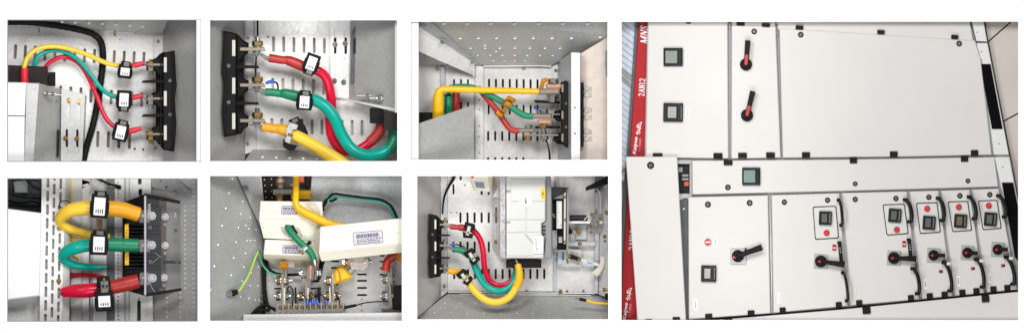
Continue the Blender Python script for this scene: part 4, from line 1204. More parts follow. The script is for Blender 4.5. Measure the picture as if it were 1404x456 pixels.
# terminal strip
t = thing('terminal_strip', 425, 422, 24, 'grey twelve way screw terminal strip along the bottom flange with blue crimps above', 'terminal strip')
B().prism([(378, 417), (380.5, 416), (472.5, 414), (474, 416.4), (474, 427.6), (378, 430)], 24, 34, 1).build('body', mat('grey_terminal_plastic', (.34, .33, .30), .5), t)
for k in range(13):
    x = 380.6 + 7.5 * k
    B().prism(rect(x - .7, 414.6 - .15 * k, x + .7, 425 - .15 * k), 34, 42, .3).build('barrier', mat('grey_terminal_plastic', (.34, .33, .30), .5), t)
    if k < 12:
        place(T_BOLTB, t, x + 3.8, 420.6 - .12 * k, 34, k * 31, .95)
for k in range(12):
    B().prism(rect(382.6 + 7.5 * k, 426.5 - .12 * k, 386.4 + 7.5 * k, 428 - .12 * k), 34, 35, .2).build('lower_clamp', steel, t)
for i, (x, y) in enumerate(((421.5, 413.6), (428.5, 412.8), (435.2, 413.6), (447, 414))):
    t = thing('crimp_terminal', x, y, 36, 'blue crimp terminal above the strip, %s from the left' % ('first', 'second', 'third', 'fourth')[i], 'crimp terminal', 'blue crimps on the terminal strip')
    B().tube([(x + .6, y + 3.4, 42), (x - .6, y - 2.6, 41)], [2.4, 2.1], 10, 3).build('crimp', bluep, t)
    B().tube([(x - .6, y - 2, 40), (x - 3, y - 7, 36), (x - 8, y - 12, 26)], .7, 8).build('wire', rubber, t)
for pts, lb in (([(401, 418, 38), (402, 404, 36), (401, 396, 34), (397, 391.6, 34), (394, 396, 32), (396, 400, 30)], 'black wire hooking up over the strip beside the left link'),
                ([(465.5, 416, 38), (465, 410, 38), (462, 406, 34), (460, 402, 30)], 'short black wire rising from the right end of the strip')):
    tag(B().tube(pts, .9, 8).build('control_wire', rubber), lb, 'wire')
tag(B().tube([(472, 421, 38), (484, 418.6, 38), (487.5, 418, 38), (489, 417.8, 38), (498, 415, 34), (514, 413, 30), (532, 412.6, 26)], [2.2, 2.2, 1.9, .9, .9, .9, .9], 10, 6).build('sleeved_wire', rubber), 'black wire with thick boot leading right from the terminal strip', 'wire')

# ------------------------------------------------------------------ picture 6 (lower, third): cables into the breaker
e = thing('cabinet_interior', 690, 340, 0, 'galvanised interior around the white breaker and linkage, third picture of the lower row', 'cabinet')
hs = [slot(631.3 + 9.7 * i, 298, 2.9, 14.5) for i in range(6)]
hs += [slot(621.7 + 9.7 * i, 338, 2.9, 15) for i in range(7)]
hs += [slot(622.7 + 9.5 * i, 375, 2.9, 14, 0) for i in range(14)]
hs += [slot(621.7, 259, 2.6, 14), slot(631.7, 243, 3, 8), slot(660.4, 262, 3, 10), slot(670, 262, 3, 10), slot(680, 262, 3, 16)]
hs += [circ(618.3, 291, 1, 8), circ(626, 291.2, 1, 8), circ(637.4, 253.8, 1.2, 8), circ(641.6, 269.4, .6, 8), circ(610, 288, .1, 6)]
B().plate([(614, 236), (761, 236), (761, 399), (614, 399)], hs[:-1], 0, 1.5).build('back_plate', galv_l, e)
B().plate([(604.2, 236), (613.6, 236), (613.6, 399), (604.2, 407)], [], .8, 1.5).build('corner_strip', galv, e)
B().plate([(761.6, 236), (823, 236), (820, 402), (761.6, 400)], [], 1, 1.5).build('right_back_plate', galv, e)
B().prism(rect(604, 236, 840, 404), -10, -9).build('slot_shade_sheet', back_dark, e)
zf = lip_ramp((604, 240), (604, 410), (569, 240), (569, 440), 0, 70)
B().plate([(604, 236), (604, 408), (568, 438), (568, 236)], [], 0, 1.5, zf).build('side_plate', galv, e)
zfb = lip_ramp((612, 401.5), (840, 403.5), (612, 445), (840, 445), 0, 60)
B().plate([(606, 408), (614.4, 401.4), (760, 402.5), (820, 404), (840, 411), (840, 445), (566, 445), (568, 438.6)], [], 0, 1.5, zfb).build('bottom_plate', galv_d, e)
B().tube([(614, 399.7, 5), (819, 401.6, 5)], .8, 8, 1).build('rear_flange', galv_l, e)
B().tube([(631, 402.8, 6), (810, 404, 6)], .5, 8, 1).build('rear_flange', galv_l, e)
for r_, (y0, sx, dx, x0) in enumerate(((404.4, 18.6, 1, 622), (409, 20, 1, 617), (414.8, 21, 1, 610), (421, 21.5, 1, 604), (428, 22.5, 1, 596))):
    for i in range(11):
        x = x0 + sx * i
        if x < 828:
            place(T_BRIGHT_DOT if r_ % 2 == 0 else T_DIMPLE, e, x, y0 + .1 * i, zfb(x, y0) + .2, 0, .5 + .05 * r_)
B().plate([(760, 280), (764.5, 280), (762.5, 399), (758.5, 399)], [], 4, 1.5).build('seam_strip', galv_b, e)
B().tube([(762.6, 236, 10), (762.6, 257, 10)], 1.5, 10, 2).build('conduit_stub', galv_d, e)
zr = lip_ramp((822, 240), (820, 402), (836, 240), (836, 420), 4, 40)
B().plate([(823.4, 236), (840, 236), (840, 410), (820.6, 403)], [], 0, 1.5, zr).build('right_side_plate', galv_l, e)
B().prism([(816, 262), (822.8, 262), (820, 402), (814.5, 402)], 3, 8, .5).build('corner_strip', galv_b, e)
for x, y, s in ((609, 392.6, .8), (602.8, 400.5, .8), (829, 324, .9), (832, 291, 1.1), (768.4, 399.5, 1), (814, 404, .8), (722, 398.5, .7), (777.6, 399, .7), (800, 398.6, .7), (829.5, 330, .8)):
    place(T_BOLTB if s > .85 else T_SCREW, e, x, y, 6 + (34 if x > 826 else 0), x, s)

hb = holder(587, (306.5, 336.5, 368), .58, 1, 26, 'small black busbar support on the left side plate, third lower picture', 292.5, 381)
for y in (307, 335.6, 367):
    B().prism([(603, y - 1), (617, y - .6), (621, y + 2), (603, y + 1.8)], 30, 42, .4).build('busbar', tin, hb)
    hexstack(hb, 610.5, y - 9, 37, [('rod', 3.2, 2, steel), ('hex', 3.4, 4, steel if y != 307 else brass), ('washer', 1, 4.4, tin)])
    hexstack(hb, 610, y + 2, 37, [('hex', 3, 3.4, steel), ('rod', 1.8, 1.6, steel)])
tag(B().tube([(624, 234, 20), (621.5, 245, 20), (616, 254, 16), (610, 267, 12), (607.6, 280, 12), (606.6, 293, 14)], [2.4, 2.2, 1.6, 1.2, 1.2], 10, 8).build('control_wire', rubber), 'black wire curving down from the top edge to the top bolt, third lower picture', 'wire')
t = thing('crimp_terminal', 620, 334.6, 34, 'blue crimp terminal with black wire at the middle bolt, third lower picture', 'crimp terminal')
B().tube([(616.6, 335, 40), (623.4, 334.8, 40)], 1.9, 10, 3).build('crimp', bluep, t)
B().tube([(623, 334.8, 40), (630, 335.6, 38), (637, 339, 34), (641, 344, 30)], 1.1, 8).build('wire', rubber, t)

t = tcable(670, 350, 14, 'red cable with brick sleeve curving down and up to the breaker, third lower picture')
B().tube([(636, 311.8, 40), (645, 313.4, 40), (653, 319.5, 38), (659.3, 330, 34), (662.4, 345, 30), (664.4, 366, 28), (670.5, 383, 28), (682, 390.6, 28), (695, 388.6, 28), (704.5, 379, 28), (710, 362, 28)], 4.0, 14, 8).build('conductor', red, t)
B().tube([(617, 310.3, 40), (624, 310.8, 40), (628, 311.2, 40), (631, 311.4, 40), (641, 312.6, 40)], [3.8, 3.8, 3.6, 4.6, 4.7], 14, 6).build('shrink_sleeve', res, t)
B().prism([(608, 309), (616, 308), (619, 308.6), (619, 313), (614, 312)], 38, 42, .5).build('lug', steel, t)
t = tcable(675, 375, 14, 'teal green cable curving under the red one to the breaker, third lower picture')
B().tube([(640, 346.6, 42), (646.6, 353, 42), (652.6, 367.8, 40), (661.8, 385.6, 38), (673.6, 395.6, 38), (687.6, 398, 38), (699.4, 392.6, 38), (706.4, 380, 36), (709.4, 362, 34)], 4.7, 14, 8).build('conductor', grn, t)
B().tube([(622.6, 341.4, 42), (629, 342, 42), (635, 343.6, 42), (644, 350, 42)], [3.8, 4.2, 5, 5], 14, 6).build('shrink_sleeve', grs, t)
B().prism([(613, 338), (620, 337.6), (624, 339), (623, 344), (616, 341)], 38, 42, .5).build('lug', steel, t)
t = tcable(675, 400, 14, 'yellow cable sweeping lowest along the bottom and up into the breaker')
B().tube([(636, 378, 46), (641.6, 384, 46), (650, 397.6, 48), (664, 409.6, 50), (681, 413.8, 50), (697, 407.4, 52), (706, 396, 52), (709.6, 386, 52)], 5.0, 16, 8).build('conductor', ypl, t)
B().tube([(614.6, 370.4, 42), (622, 371.6, 42), (627, 372.4, 42), (631, 373.4, 44), (637, 377.6, 46)], [4.2, 4.2, 4, 5, 5.2], 14, 6).build('shrink_sleeve', orr, t)
B().tube([(708, 393, 52), (711.5, 384, 52), (712.2, 373, 52), (710, 362, 50)], [5.8, 6, 5.2, 4.4], 14, 6).build('shrink_sleeve', mat('amber_yellow_shrink_sleeve', (.86, .47, .01), .45, var=.05), t)
B().prism([(706.4, 354.6), (709.6, 357), (711.6, 361), (709, 362), (707, 359)], 48, 54, .5).build('lug', steel, t)
B().prism([(604, 366), (613, 367.6), (616, 369), (615, 373), (608, 370)], 38, 42, .5).build('lug', steel, t)


def side_clip(cx, cy, ang, label):
    """sensor seen edge on: two black jaws joined by a pale spring clip across the cable"""
    t = thing('current_sensor', cx, cy, 44, label, 'sensor', 'edge-on current sensors')
    R = lambda pts: rot2(pts, cx, cy, ang)
    B().prism(R([(cx - 7.6, cy - 11), (cx + 6, cy - 11), (cx + 8, cy - 6), (cx + 7.6, cy - 2.6), (cx - 7.6, cy - 3)]), 44, 57, 1.3).build('upper_jaw', black, t)
    B().prism(R([(cx - 7.8, cy + 3), (cx + 7.6, cy + 2.8), (cx + 7.6, cy + 9), (cx - 5, cy + 11)]), 44, 56, 1.3).build('lower_jaw', black, t)
    B().prism(R(crect(cx - .5, cy, 4.6, 13)), 54, 58.5, .8).build('spring_clip', ivory, t)
    B().prism(R(crect(cx - .5, cy + 2.4, 3, 3)), 58.4, 60, .4).build('clip_screw', steel, t)
    return t


side_clip(642.6, 316, -14, 'edge-on black sensor with pale clip across the red cable')
side_clip(647.6, 351.5, 32, 'edge-on black sensor with pale clip across the green cable')
side_clip(637.6, 379.6, 40, 'edge-on black sensor with silver clip across the yellow cable')

t = thing('relay_box', 656, 250, 10, 'cream relay box with violet print and red spot cut by the top edge', 'relay')
B().prism([(640, 236), (674, 236), (674, 257), (671.6, 263), (649.6, 260.6)], 10, 44, 2).build('case', cream, t)
B().prism([(668, 236), (674.4, 236), (674.4, 256), (671.8, 262)], 12, 45, .6).build('case_side', creamd, t)
o = B().prism([(650, 248.6), (663, 249.4), (665.6, 258.6), (653, 257)], 44, 44.4).build('label', mat('lilac_grey_print', (.42, .42, .52), .5), t)
B().prism(circ(647.6, 242, 2.2), 44, 45, .3).build('red_spot', redp, t)
b = B()
for k in range(6):
    b.prism(rot2(crect(658, 250.4 + k * 1.25, 11, .5), 658, 253, -5), 44.4, 44.5)
b.build('print', ink_v, o)

# breaker
t = thing('circuit_breaker', 715, 300, 14, 'white circuit breaker with round sticker and yellow warning tag', 'circuit breaker')
B().prism([(693.4, 236), (748, 236), (748, 302), (742.6, 306), (742.6, 321), (746.4, 325), (745, 353.4), (693.4, 353.4)], 14, 54, 1).build('body', mat('soft_white_plastic', (.67, .67, .64), .5, var=.02), t)
for r_ in ((701, 245.6, 747, 275), (694.6, 277, 721, 300.4), (722.4, 277, 747, 300.4), (694.6, 301.6, 721, 317.6), (722.4, 301.6, 741.6, 317.6)):
    B().prism(rect(*r_), 54, 55.4, .4).build('cover_panel', mat('soft_white_plastic', (.67, .67, .64), .5), t)
B().prism([(694.6, 319), (721, 319), (732, 331), (732, 350), (694.6, 350)], 54, 55.4, .4).build('cover_panel', mat('soft_white_plastic', (.67, .67, .64), .5), t)
B().prism([(719.6, 321.6), (721, 320.6), (732, 333), (731, 334.4)], 54, 56, .3).build('diagonal_slot', ink_l, t)
for y in (261.8, 304.2):
    B().prism(rrect(696.8, y, 6.4, 2.4, 1), 55, 56, .2).build('side_catch', greyp, t)
o = B().prism(circ(720.6, 275, 8.7, 28), 55.4, 55.9).build('round_sticker', sticker, t)
text('ABB', 720.8, 275, 56, 7.6, 2.7, -82, ink, o, bold=.03)
for k in range(6):
    a = math.radians(20 + 52 * k)
    B().prism(circ(720.6 + 6.7 * math.cos(a), 275 + 6.7 * math.sin(a), .75, 8), 55.9, 56).build('dot', ink_l, o)
o = B().prism([(741.3, 258.4), (747.6, 258.4), (748, 272.2), (742.2, 272.2)], 55.4, 55.9).build('warning_tag', yelp, t)
strokes([((743.4, 263.4), (746.2, 265), .5), ((746.2, 265), (743.6, 267), .5), ((743.6, 267), (743.4, 263.4), .5), ((743.8, 265.2), (745.3, 265.2), .4)], ink, o, 56)
o = B().prism(rrect(738, 335, 13.4, 24, 2), 55.6, 56.1).build('paper_label', sticker, t)
text('0203', 741, 334, 56.2, 11, 3.0, -85, ink_l, o)
text('1A N1E10P.2', 735.6, 335.5, 56.2, 19, 3.0, -85, ink_v, o)
B().prism([(694, 355), (742.3, 355), (742.3, 366.6), (694, 366.6)], 12, 46, .8).build('terminal_shroud', black, t)
B().prism([(748.4, 236), (755, 240), (756, 256), (756.4, 354), (746.6, 354), (748.2, 326), (743.4, 321), (743.4, 306.5), (748.8, 302)], 14, 50, 1).build('grey_side', greyp, t)
for y in (310, 315, 320):
    B().prism(rect(742.9, y - .8, 748, y + .8), 50, 53, .3).build('grip_rib', black, t)
for y in (249, 251.6):
    B().prism(circ(745.6, y, 1.1, 8), 54.4, 55).build('vent_hole', ink, t)
B().prism(rect(685.3, 236, 693, 353.6), 40, 60, .6).build('cradle_front', mat('speckled_galvanised_edge', (.50, .48, .50), .4, .4, var=.1, spangle=.3, ssize=1.6), t)
B().solid([(675.4, 236, 10), (685, 236, 40), (685, 353.6, 40), (675.4, 341, 10)]).build('cradle_side', galv_l, t)
B().prism([(675.8, 270), (685, 250), (685, 270.6)], 40, 42).build('blue_gusset', galv_b, t)
hsb = [slot(680, 291, 2.4, 26), slot(680, 319, 2.4, 28)]
B().solid([(675.6, 271, 12), (684.8, 271, 40), (684.8, 272, 40), (675.6, 272, 12)]).build('fold', brushed, t)
for y in (279, 306):
    o = B().prism(slot(680, y + 12, 2.6, 24), 27, 27.6).build('cradle_slot', galv_b, t)
for y in (294, 331):
    place(T_BOLTB, t, 680, y, 27.8, y, .9)
B().prism(rect(679, 284, 681.4, 305), 27.8, 28.2).build('open_slot', back_dark, t)

# interlock box right of breaker
t = thing('operating_mechanism', 765, 300, 10, 'dark grey operating mechanism box with white scale and upright rod right of the breaker', 'mechanism')
B().plate([(749, 256), (779.4, 256.6), (779, 344.4), (756.4, 344.4), (756.4, 257.6)], [rect(757, 272, 776.5, 342)], 30, 14).build('frame', greyp, t)
B().prism(rect(756.6, 271, 777, 343), 8, 12).build('recess', dark_steel, t)
B().solid([(749, 257.4, 50), (777, 257.6, 36), (769, 273, 24), (756.6, 273, 30)]).build('top_hood', dark_steel, t)
B().solid([(777.2, 257.4, 36), (779.6, 257.4, 36), (779.4, 344.4, 36), (777, 342, 36)], 12).build('right_rail', greyp, t)
o = B().prism(rect(763, 275.4, 770.6, 313), 22, 36, .6).build('scale_strip', mat('soft_white_plastic', (.67, .67, .64), .5), t)
b = B()
for k in range(14):
    b.prism(rect(763.6, 278 + 2.4 * k, 765.2 + (1 if k % 5 == 0 else 0), 278.5 + 2.4 * k), 36, 36.1)
b.build('graduation', ink, o)
text('L', 768.4, 308, 36.2, 2.6, 3.4, 90, ink, o)
B().prism([(756.8, 283), (762.6, 276), (762.6, 311), (757, 313)], 12, 26, .6).build('black_slide', black, t)
B().prism(rect(756.8, 315, 764, 342), 12, 20, .6).build('grey_block', galv_d, t)
B().prism(rect(764.6, 315, 773, 332), 12, 22, .6).build('black_block', black, t)
B().prism(rect(765.8, 324, 771, 332.6), 22, 23.4, .3).build('blue_window', galv_b, t)
B().prism(rect(764, 335, 777, 341.6), 12, 24, .6).build('black_block', black_gl, t)
B().tube([(774.6, 264, 38), (774.2, 334, 38)], 1.5, 10, 2).build('rod', ivory, t)
for y in (270, 301, 331):
    B().cyl((774.4, y - 1.6, 38), (774.4, y + 1.6, 38), 2.3, seg=6, smooth=False).build('rod_nut', brass, t)
for y, x in ((294, 758.6), (297, 760)):
    B().prism(circ(x, y, 2, 10), 26, 28, .4).build('stud', steel, t)

t = thing('linkage', 800, 320, 4, 'zinc plated lever linkage with black arm and white quadrant, right of the breaker', 'linkage')
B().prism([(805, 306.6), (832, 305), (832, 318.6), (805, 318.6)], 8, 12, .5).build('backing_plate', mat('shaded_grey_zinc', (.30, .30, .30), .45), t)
B().tube([(780.6, 298.4, 18), (800, 298.4, 18), (806, 299, 18)], [4.2, 4.2, 3.6], 12, 4).build('damper', black_gl, t)
B().prism([(779, 302.6), (826, 302.6), (826, 306.4), (779, 306.2)], 16, 24, .6).build('push_bar', galv_l, t)
B().prism([(809, 305), (813, 296), (817.5, 286), (820, 286), (821, 300), (817, 312), (812, 314)], 22, 28, 1).build('knuckle', steel, t)
for x, y, r_ in ((812, 293.6, 3), (818, 289, 2.4), (811, 318, 2.6), (820, 304, 2.6)):
    B().prism(circ(x, y, r_, 6), 28, 32, .6).build('knuckle_nut', brass, t)
B().tube([(801, 301, 26), (806, 296, 28), (811, 298, 28)], 1.4, 8).build('spring', steel, t)
B().tube([(787, 306, 8), (793, 311, 10), (797, 317, 10), (793, 320, 10), (786, 315, 8)], .9, 8).build('return_spring', galv_d, t)
B().prism(circ(781.6, 317.2, 3.6, 14), 8, 18, 1).build('roller', black, t)
place(T_BOLTB, t, 793.4, 316.6, 12, 4, 1.2)
B().prism(rect(790, 308, 804, 328), 3, 5).build('inner_plate', galv_d, t)
B().prism([(779, 331.4), (816.8, 331), (816.8, 336.6), (779, 336.8)], 10, 13, .5).build('tie_plate', galv_b, t)
place(T_BOLTB, t, 795, 333.8, 13, 4, .95)
B().plate([(767.6, 340), (796.7, 342), (796, 365.4), (769.6, 364.6)], [slot(772, 350, 2.6, 12), circ(773, 361.6, 1, 8), circ(792, 361.6, 1, 8), circ(791, 346.6, 1, 8), slot(778, 357.5, 2.6, 9, 14)], 12, 2).build('slotted_plate', galv_d, t)
B().tube([(780, 350.4, 20), (795, 355, 20)], [3.2, 2.8], 12, 3, True, .8).build('black_arm', black, t)
place(T_BOLTB, t, 780, 350.4, 22.4, 4, .8)
place(T_BOLTB, t, 794.6, 355, 22.2, 4, .9)
B().prism([(797, 353.6), (822, 361), (821, 365), (796, 357.6)], 14, 17, .5).build('pull_bar', galv_l, t)
o = B().prism([(804, 357), (814.6, 359.6), (813.6, 364), (803, 361.4)], 17, 18.4, .3).build('blue_marker', mat('pale_blue_marker', (.42, .56, .66), .5), t)
strokes([((806, 359.6), (811.6, 361), .7)], ink, o, 18.6)
B().prism([(823, 350), (829.4, 352), (829.6, 360), (826.6, 369), (819.6, 378.6), (810.4, 374), (817, 368), (820.6, 364.6), (823, 358)], 18, 21, .6).build('quadrant', ivory, t)
B().prism(rect(764.8, 344.6, 770, 362), 13, 14, .2).build('tag_strip', mat('pale_blue_marker', (.42, .56, .66), .5), t)
t = thing('support_beam', 820, 255, 30, 'black square beam slanting in at the top right corner, third lower picture', 'beam')
B().solid([(803, 256.4, 50), (836, 239, 56), (836, 251.6, 56), (803, 261.6, 50)], 8).build('front_beam', black, t)
B().prism([(816, 236), (823.4, 236), (823.4, 262), (816, 264)], 8, 24, .6).build('upright', dark_steel, t)
B().tube([(817.6, 258, 30), (822, 264, 28), (823, 276, 26), (822.6, 292, 24)], 1.1, 8).build('hanging_rod', galv_d, t)
t = thing('earth_lead', 818, 412, 30, 'thin yellow wire with black boot entering from the right edge on the perforated floor', 'wire')
B().tube([(801.5, 411, 46), (809, 412.6, 46), (817, 414.6, 46), (840, 416, 46)], 1.7, 10, 8).build('jacket', ydp, t)
B().tube([(795, 409.2, 46), (804, 411.4, 46)], [2.4, 2.0], 10, 3).build('boot', rubber, t)
B().prism(crect(792, 409, 6, 3, -12), 44, 47, .6).build('lug', steel, t)
t = thing('door_stay_bolt', 828, 397, 30, 'brass bolt and black stop on the right side plate near the bottom right corner', 'bolt')
hexstack(t, 821, 396.4, 46, [('rod', 5, 1, steel), ('hex', 4, 2.8, brass), ('rod', 3, 1.6, brass)], 90)
B().prism(rect(829.4, 401.6, 836, 409.6), 42, 48, .8).build('stop', black, t)

P7_BEFORE = set(bpy.data.objects)

# ------------------------------------------------------------------ picture 7 (right): switchboard front
tag(B().prism(rect(845, 22, 1404, 446), 6, 8).build('room_backdrop', mat('grey_brown_wall_tile', (.45, .40, .36), .5)), kind='structure')
sky_m = mat('striped_translucent_sheet', (.62, .70, .80), .3, var=.10, size=25)
t = thing('ribbed_window', 862, 120, 10, 'pale blue ribbed glazing seen at the left edge beside the red band', 'window')
for i in range(26):
    y0 = 8 + 9 * i
    B().solid([(846, y0, 26), (846, y0 + 8.2, 26), (884, y0 + 36.6, 26), (884, y0 + 28.4, 26)], 2).build('glazing_rib', sky_m, t)
B().solid([(846, 88, 29), (846, 103, 29), (884, 134, 29), (884, 119, 29)], 3).build('glazing_bar', mat('mid_grey_frame', (.30, .30, .31), .5), t)
B().solid([(846, 96, 30.5), (846, 99, 30.5), (884, 130, 30.5), (884, 127, 30.5)], 1).build('bar_lip', brushed, t)
B().solid([(846, 236, 28), (866, 226, 28), (866, 229, 28), (846, 240, 28)], 2).build('glazing_bar', mat('tan_brown_bar', (.32, .25, .18), .5), t)

# body of the switchboard
sb = thing('switchboard', 1120, 234, 8, 'white painted switchboard standing behind its doors with grey gaps and red side band', 'switchboard')
B().prism([(888, 20), (1332, 20), (1345, 80), (1384, 214), (1402, 300), (1402, 448), (872, 448), (884, 214)], 10, 39).build('carcass', mat('grey_gap_shade', (.42, .42, .42), .5), sb)  # grey colour puts shade into the gaps between the white doors
B().prism([(871.6, 22), (876, 22), (863, 214), (852.4, 390), (848, 446), (845, 446), (851, 300), (860.4, 200)], 14, 33, .5).build('side_post', dark_steel, sb)
B().prism([(876.2, 22), (888.4, 22), (886.8, 120), (884.6, 214), (878, 330), (874.5, 446), (851, 446), (852.8, 390), (863.4, 214)], 20, 34, .5).build('red_band', redband, sb)
B().prism([(888.4, 22), (890, 22), (886.6, 216), (884.8, 216), (887, 120)], 30, 36, .3).build('band_shadow_gap', ink, sb)
wh = mat('white_lettering', (.80, .78, .80), .5, var=0)
serif_up('MNS', 878.6, 887.6, 61.5, 36.5, wh, sb, 34.3, slant=3.0)
serif_up('2AN12', 875.4, 883.4, 132.4, 107, wh, sb, 34.3, slant=0, drift=.06)
serif_up('2AN12', 862, 870, 343, 314, wh, sb, 34.3, slant=0, drift=.06)


def brand(x, y, parent, z):
    """upright word, small word and brushed two-character mark of the band (x, y = lower left of the word)"""
    text('Kaiyue', x + 3.2, y - 12, z, 24, 6, 84, wh, parent, shear=.2, bold=.02)
    text('CHANCE', x + 9.2, y - 16, z, 12, 2.6, 84, mat('pink_grey_lettering', (.60, .40, .45), .5, var=0), parent)
    bx, by = x + 4.6, y - 28
    P = [(0, 0, 2, -2), (-1, -2, 3, -1), (1, 1, 1, -3.6), (3, 0, 5, -1.6), (2, -4, 5, -3), (1, -5, 4, -6.4), (3.6, -3, 4, -7.6), (5, -6, 5.6, -8.4),
         (1.4, -8, 4.6, -8.6), (0, -10, 5, -9.4), (.6, -12.4, 1, -8.4), (1, -12, 5.6, -12.4), (5.6, -12.4, 5, -9.4), (2.6, -14, 3.4, -8.6), (3.8, -15, 6.6, -15.8), (5.8, -13, 7.2, -16)]
    strokes([((bx + a, by + b_), (bx + c, by + d), .75) for a, b_, c, d in P], wh, parent, z, 'brushed_characters')
    strokes([((x + 7.6, y - 5), (x + 9.6, y - 7.4), 1.2), ((x + 9.8, y - 5.6), (x + 8, y - 7.4), .9)], mat('muted_violet', (.22, .12, .30), .5), parent, z, 'emblem')


brand(868.2, 211.5, sb, 34.3)
brand(854.6, 438, sb, 34.3)
# white frame strips on the right
fw = doorp
B().prism([(1330, 20), (1347, 20), (1353.6, 57.4), (1338.8, 56.6)], 36, 44, .6).build('frame_strip', mat('cool_white_door_paint', (.64, .64, .64), .45, var=.015), sb)
B().prism([(1339, 59), (1354, 59), (1383.4, 212), (1361, 212), (1343, 86)], 36, 44, .6).build('frame_strip', mat('cool_white_door_paint', (.64, .64, .64), .45, var=.015), sb)
B().prism([(1363.4, 215.4), (1384.2, 215.2), (1404, 320), (1404, 330), (1390, 330), (1373, 256)], 36, 44, .6).build('frame_strip', mat('cool_white_door_paint', (.64, .64, .64), .45, var=.015), sb)
o1 = B().prism([(1343.5, 88), (1358, 88), (1374.7, 176.8), (1360, 176.8)], 44, 45.4, .4).build('vent_panel', vent_m, sb)
o2 = B().prism([(1373.4, 250), (1389, 250), (1404, 325), (1404, 362), (1396, 357), (1391.4, 352)], 44, 45.4, .4).build('vent_panel', vent_m, sb)
for x, y in ((1340, 44.5), (1345.5, 71), (1369.6, 197), (1375, 229)):
    place(T_NIB, sb, x, y, 44, 0, .8)
for x, y in ((1337, 56.6),):
    B().prism(rect(1338.6, 56.9, 1353.6, 58.6), 36, 40.4).build('frame_gap', ink, sb)
B().prism([(1003, 20), (1062, 20), (1063, 38), (1003.4, 36.6)], 36, 44.5, .6).build('top_strip', doorp, sb)
B().prism([(1065, 20), (1327.6, 20), (1334.6, 57.6), (1067, 41)], 36, 44.8, .6).build('top_strip', doorp, sb)
B().prism([(946, 441), (1150, 424), (1300, 409), (1404, 398.6), (1404, 450), (946, 450)], 36, 51, .6).build('plinth', doorp, sb)
B().prism([(945, 438.6), (1150, 421.6), (1300, 406.6), (1404, 396), (1404, 398), (1300, 408.6), (1150, 423.6), (945, 440.6)], 37, 40.5).build('plinth_gap', ink, sb)
B().prism([(998, 22), (1002.4, 22), (1002, 219), (999.4, 219)], 36, 41.5, .6).build('mullion', greyp, sb)
B().prism([(1064.4, 34), (1067.6, 34), (1073, 216.5), (1071, 216.6)], 36, 41.5, .6).build('mullion', greyp, sb)
for x, y in ((1000.4, 36), (1066, 45)):
    B().prism(crect(x, y, 3, 8), 40, 44, .4).build('hinge_pin', steel, sb)
B().prism([(1329, 24), (1330.4, 24), (1338.6, 56), (1337, 56)], 36, 41, .4).build('mullion', dark_steel, sb)
B().prism([(1344.6, 80), (1346, 82), (1362.6, 212.6), (1361, 212.6)], 40, 45, .4).build('edge_bead', greyp, sb)
B().prism([(1383, 214), (1384.6, 214), (1404, 318), (1402.4, 318)], 40, 46, .4).build('outer_bead', greyp, sb)

# wall tiles on the right
for nm, poly in (('wall_tile', [(1349.4, 22), (1384.5, 22), (1384.5, 30.2), (1354.8, 56.6)]), ('wall_tile', [(1386, 22), (1404, 22), (1404, 150), (1376.4, 165), (1355.6, 58), (1386, 31.4)]), ('wall_tile', [(1377, 166.6), (1404, 152), (1404, 310), (1386, 215)])):
    tag(B().prism(poly, 8, 34, .4).build(nm, brownwall), {22: 'narrow grey-brown wall tile at the top right corner of the switchboard picture'}.get(poly[0][1], None) if poly[0][0] < 1360 else ('tall grey-brown wall tile right of the upper black vent' if poly[0][0] > 1380 else 'grey-brown wall tile at the right edge beside the lower black vent'), 'wall tile', 'wall tiles right of the switchboard')
for y, x in ((44, 1380),):
    pass

# templates --------------------------------------------------------
def T(b, name, m, parent=None):
    return b.build(name, m, parent, org=(0, 0, 0), link=False)


def t_lock():
    o = T(B().prism(circ(0, 0, 3.9, 18), 0, 1.6, .7), 'cam_lock', black_gl)
    T(B().prism(circ(0, 0, 2.1, 12), 1.5, 2.0, .2), 'lock_core', steel, o)
    T(B().prism(crect(0, 0, .8, 2.2), 2.0, 2.2), 'key_slot', ink, o)
    return o


def t_hinge():
    return T(B().prism(rrect(0, 0, 9, 7.6, .8), 0, 3.4, .9), 'hinge_cover', black)


def t_meter(w, h, sw, sh, sx, scr, dots=5, name='meter'):
    o = T(B().prism(rrect(0, 0, w, h, 1.2), 0, 4.4, 1.0), name, mat('anthracite_plastic', (.020, .021, .025), .45, spec=.2))
    T(B().prism(rrect(sx, 0, sw + 3.4, sh + 3.4, .6), 4.3, 4.7, .2), 'bezel', black_gl, o)
    T(B().prism(crect(sx, 0, sw, sh), 4.6, 4.9), 'screen', scr, o)
    for k in range(dots):
        y = -h * .30 + h * .60 * k / max(1, dots - 1)
        T(B().prism(circ(w / 2 - 2.6, y, 1.3 if dots < 5 else .55, 8), 4.3, 5.2 if dots < 5 else 4.8, .2), 'button', black_gl if dots < 5 else ivory, o)
    return o


def t_button():
    o = T(B().prism(circ(0, 0, 4.4, 20), 0, 1.2, .5), 'push_button', brushed)
    T(B().prism(circ(0, 0, 3.7, 20), 1.2, 3.6, 1.0), 'cap', redp, o)
    return o


def t_rotary(L, w0=6.4, w1=6.4, pw=18, ph=20, pl=True, rr=8.4):
    """rotary switch whose lever points along +x (ang turns it)"""
    o = T(B().prism(circ(0, 0, rr, 24), 0 if not pl else 1.4, 5, 1.4), 'rotary_switch', black)
    T(B().prism([(-rr * .5, -w0 * .45), (rr * .7, -w0 / 2), (L, -w1 / 2), (L, w1 / 2), (rr * .7, w0 / 2), (-rr * .5, w0 * .45)], 5, 11, 1.3), 'lever', black, o)
    return o


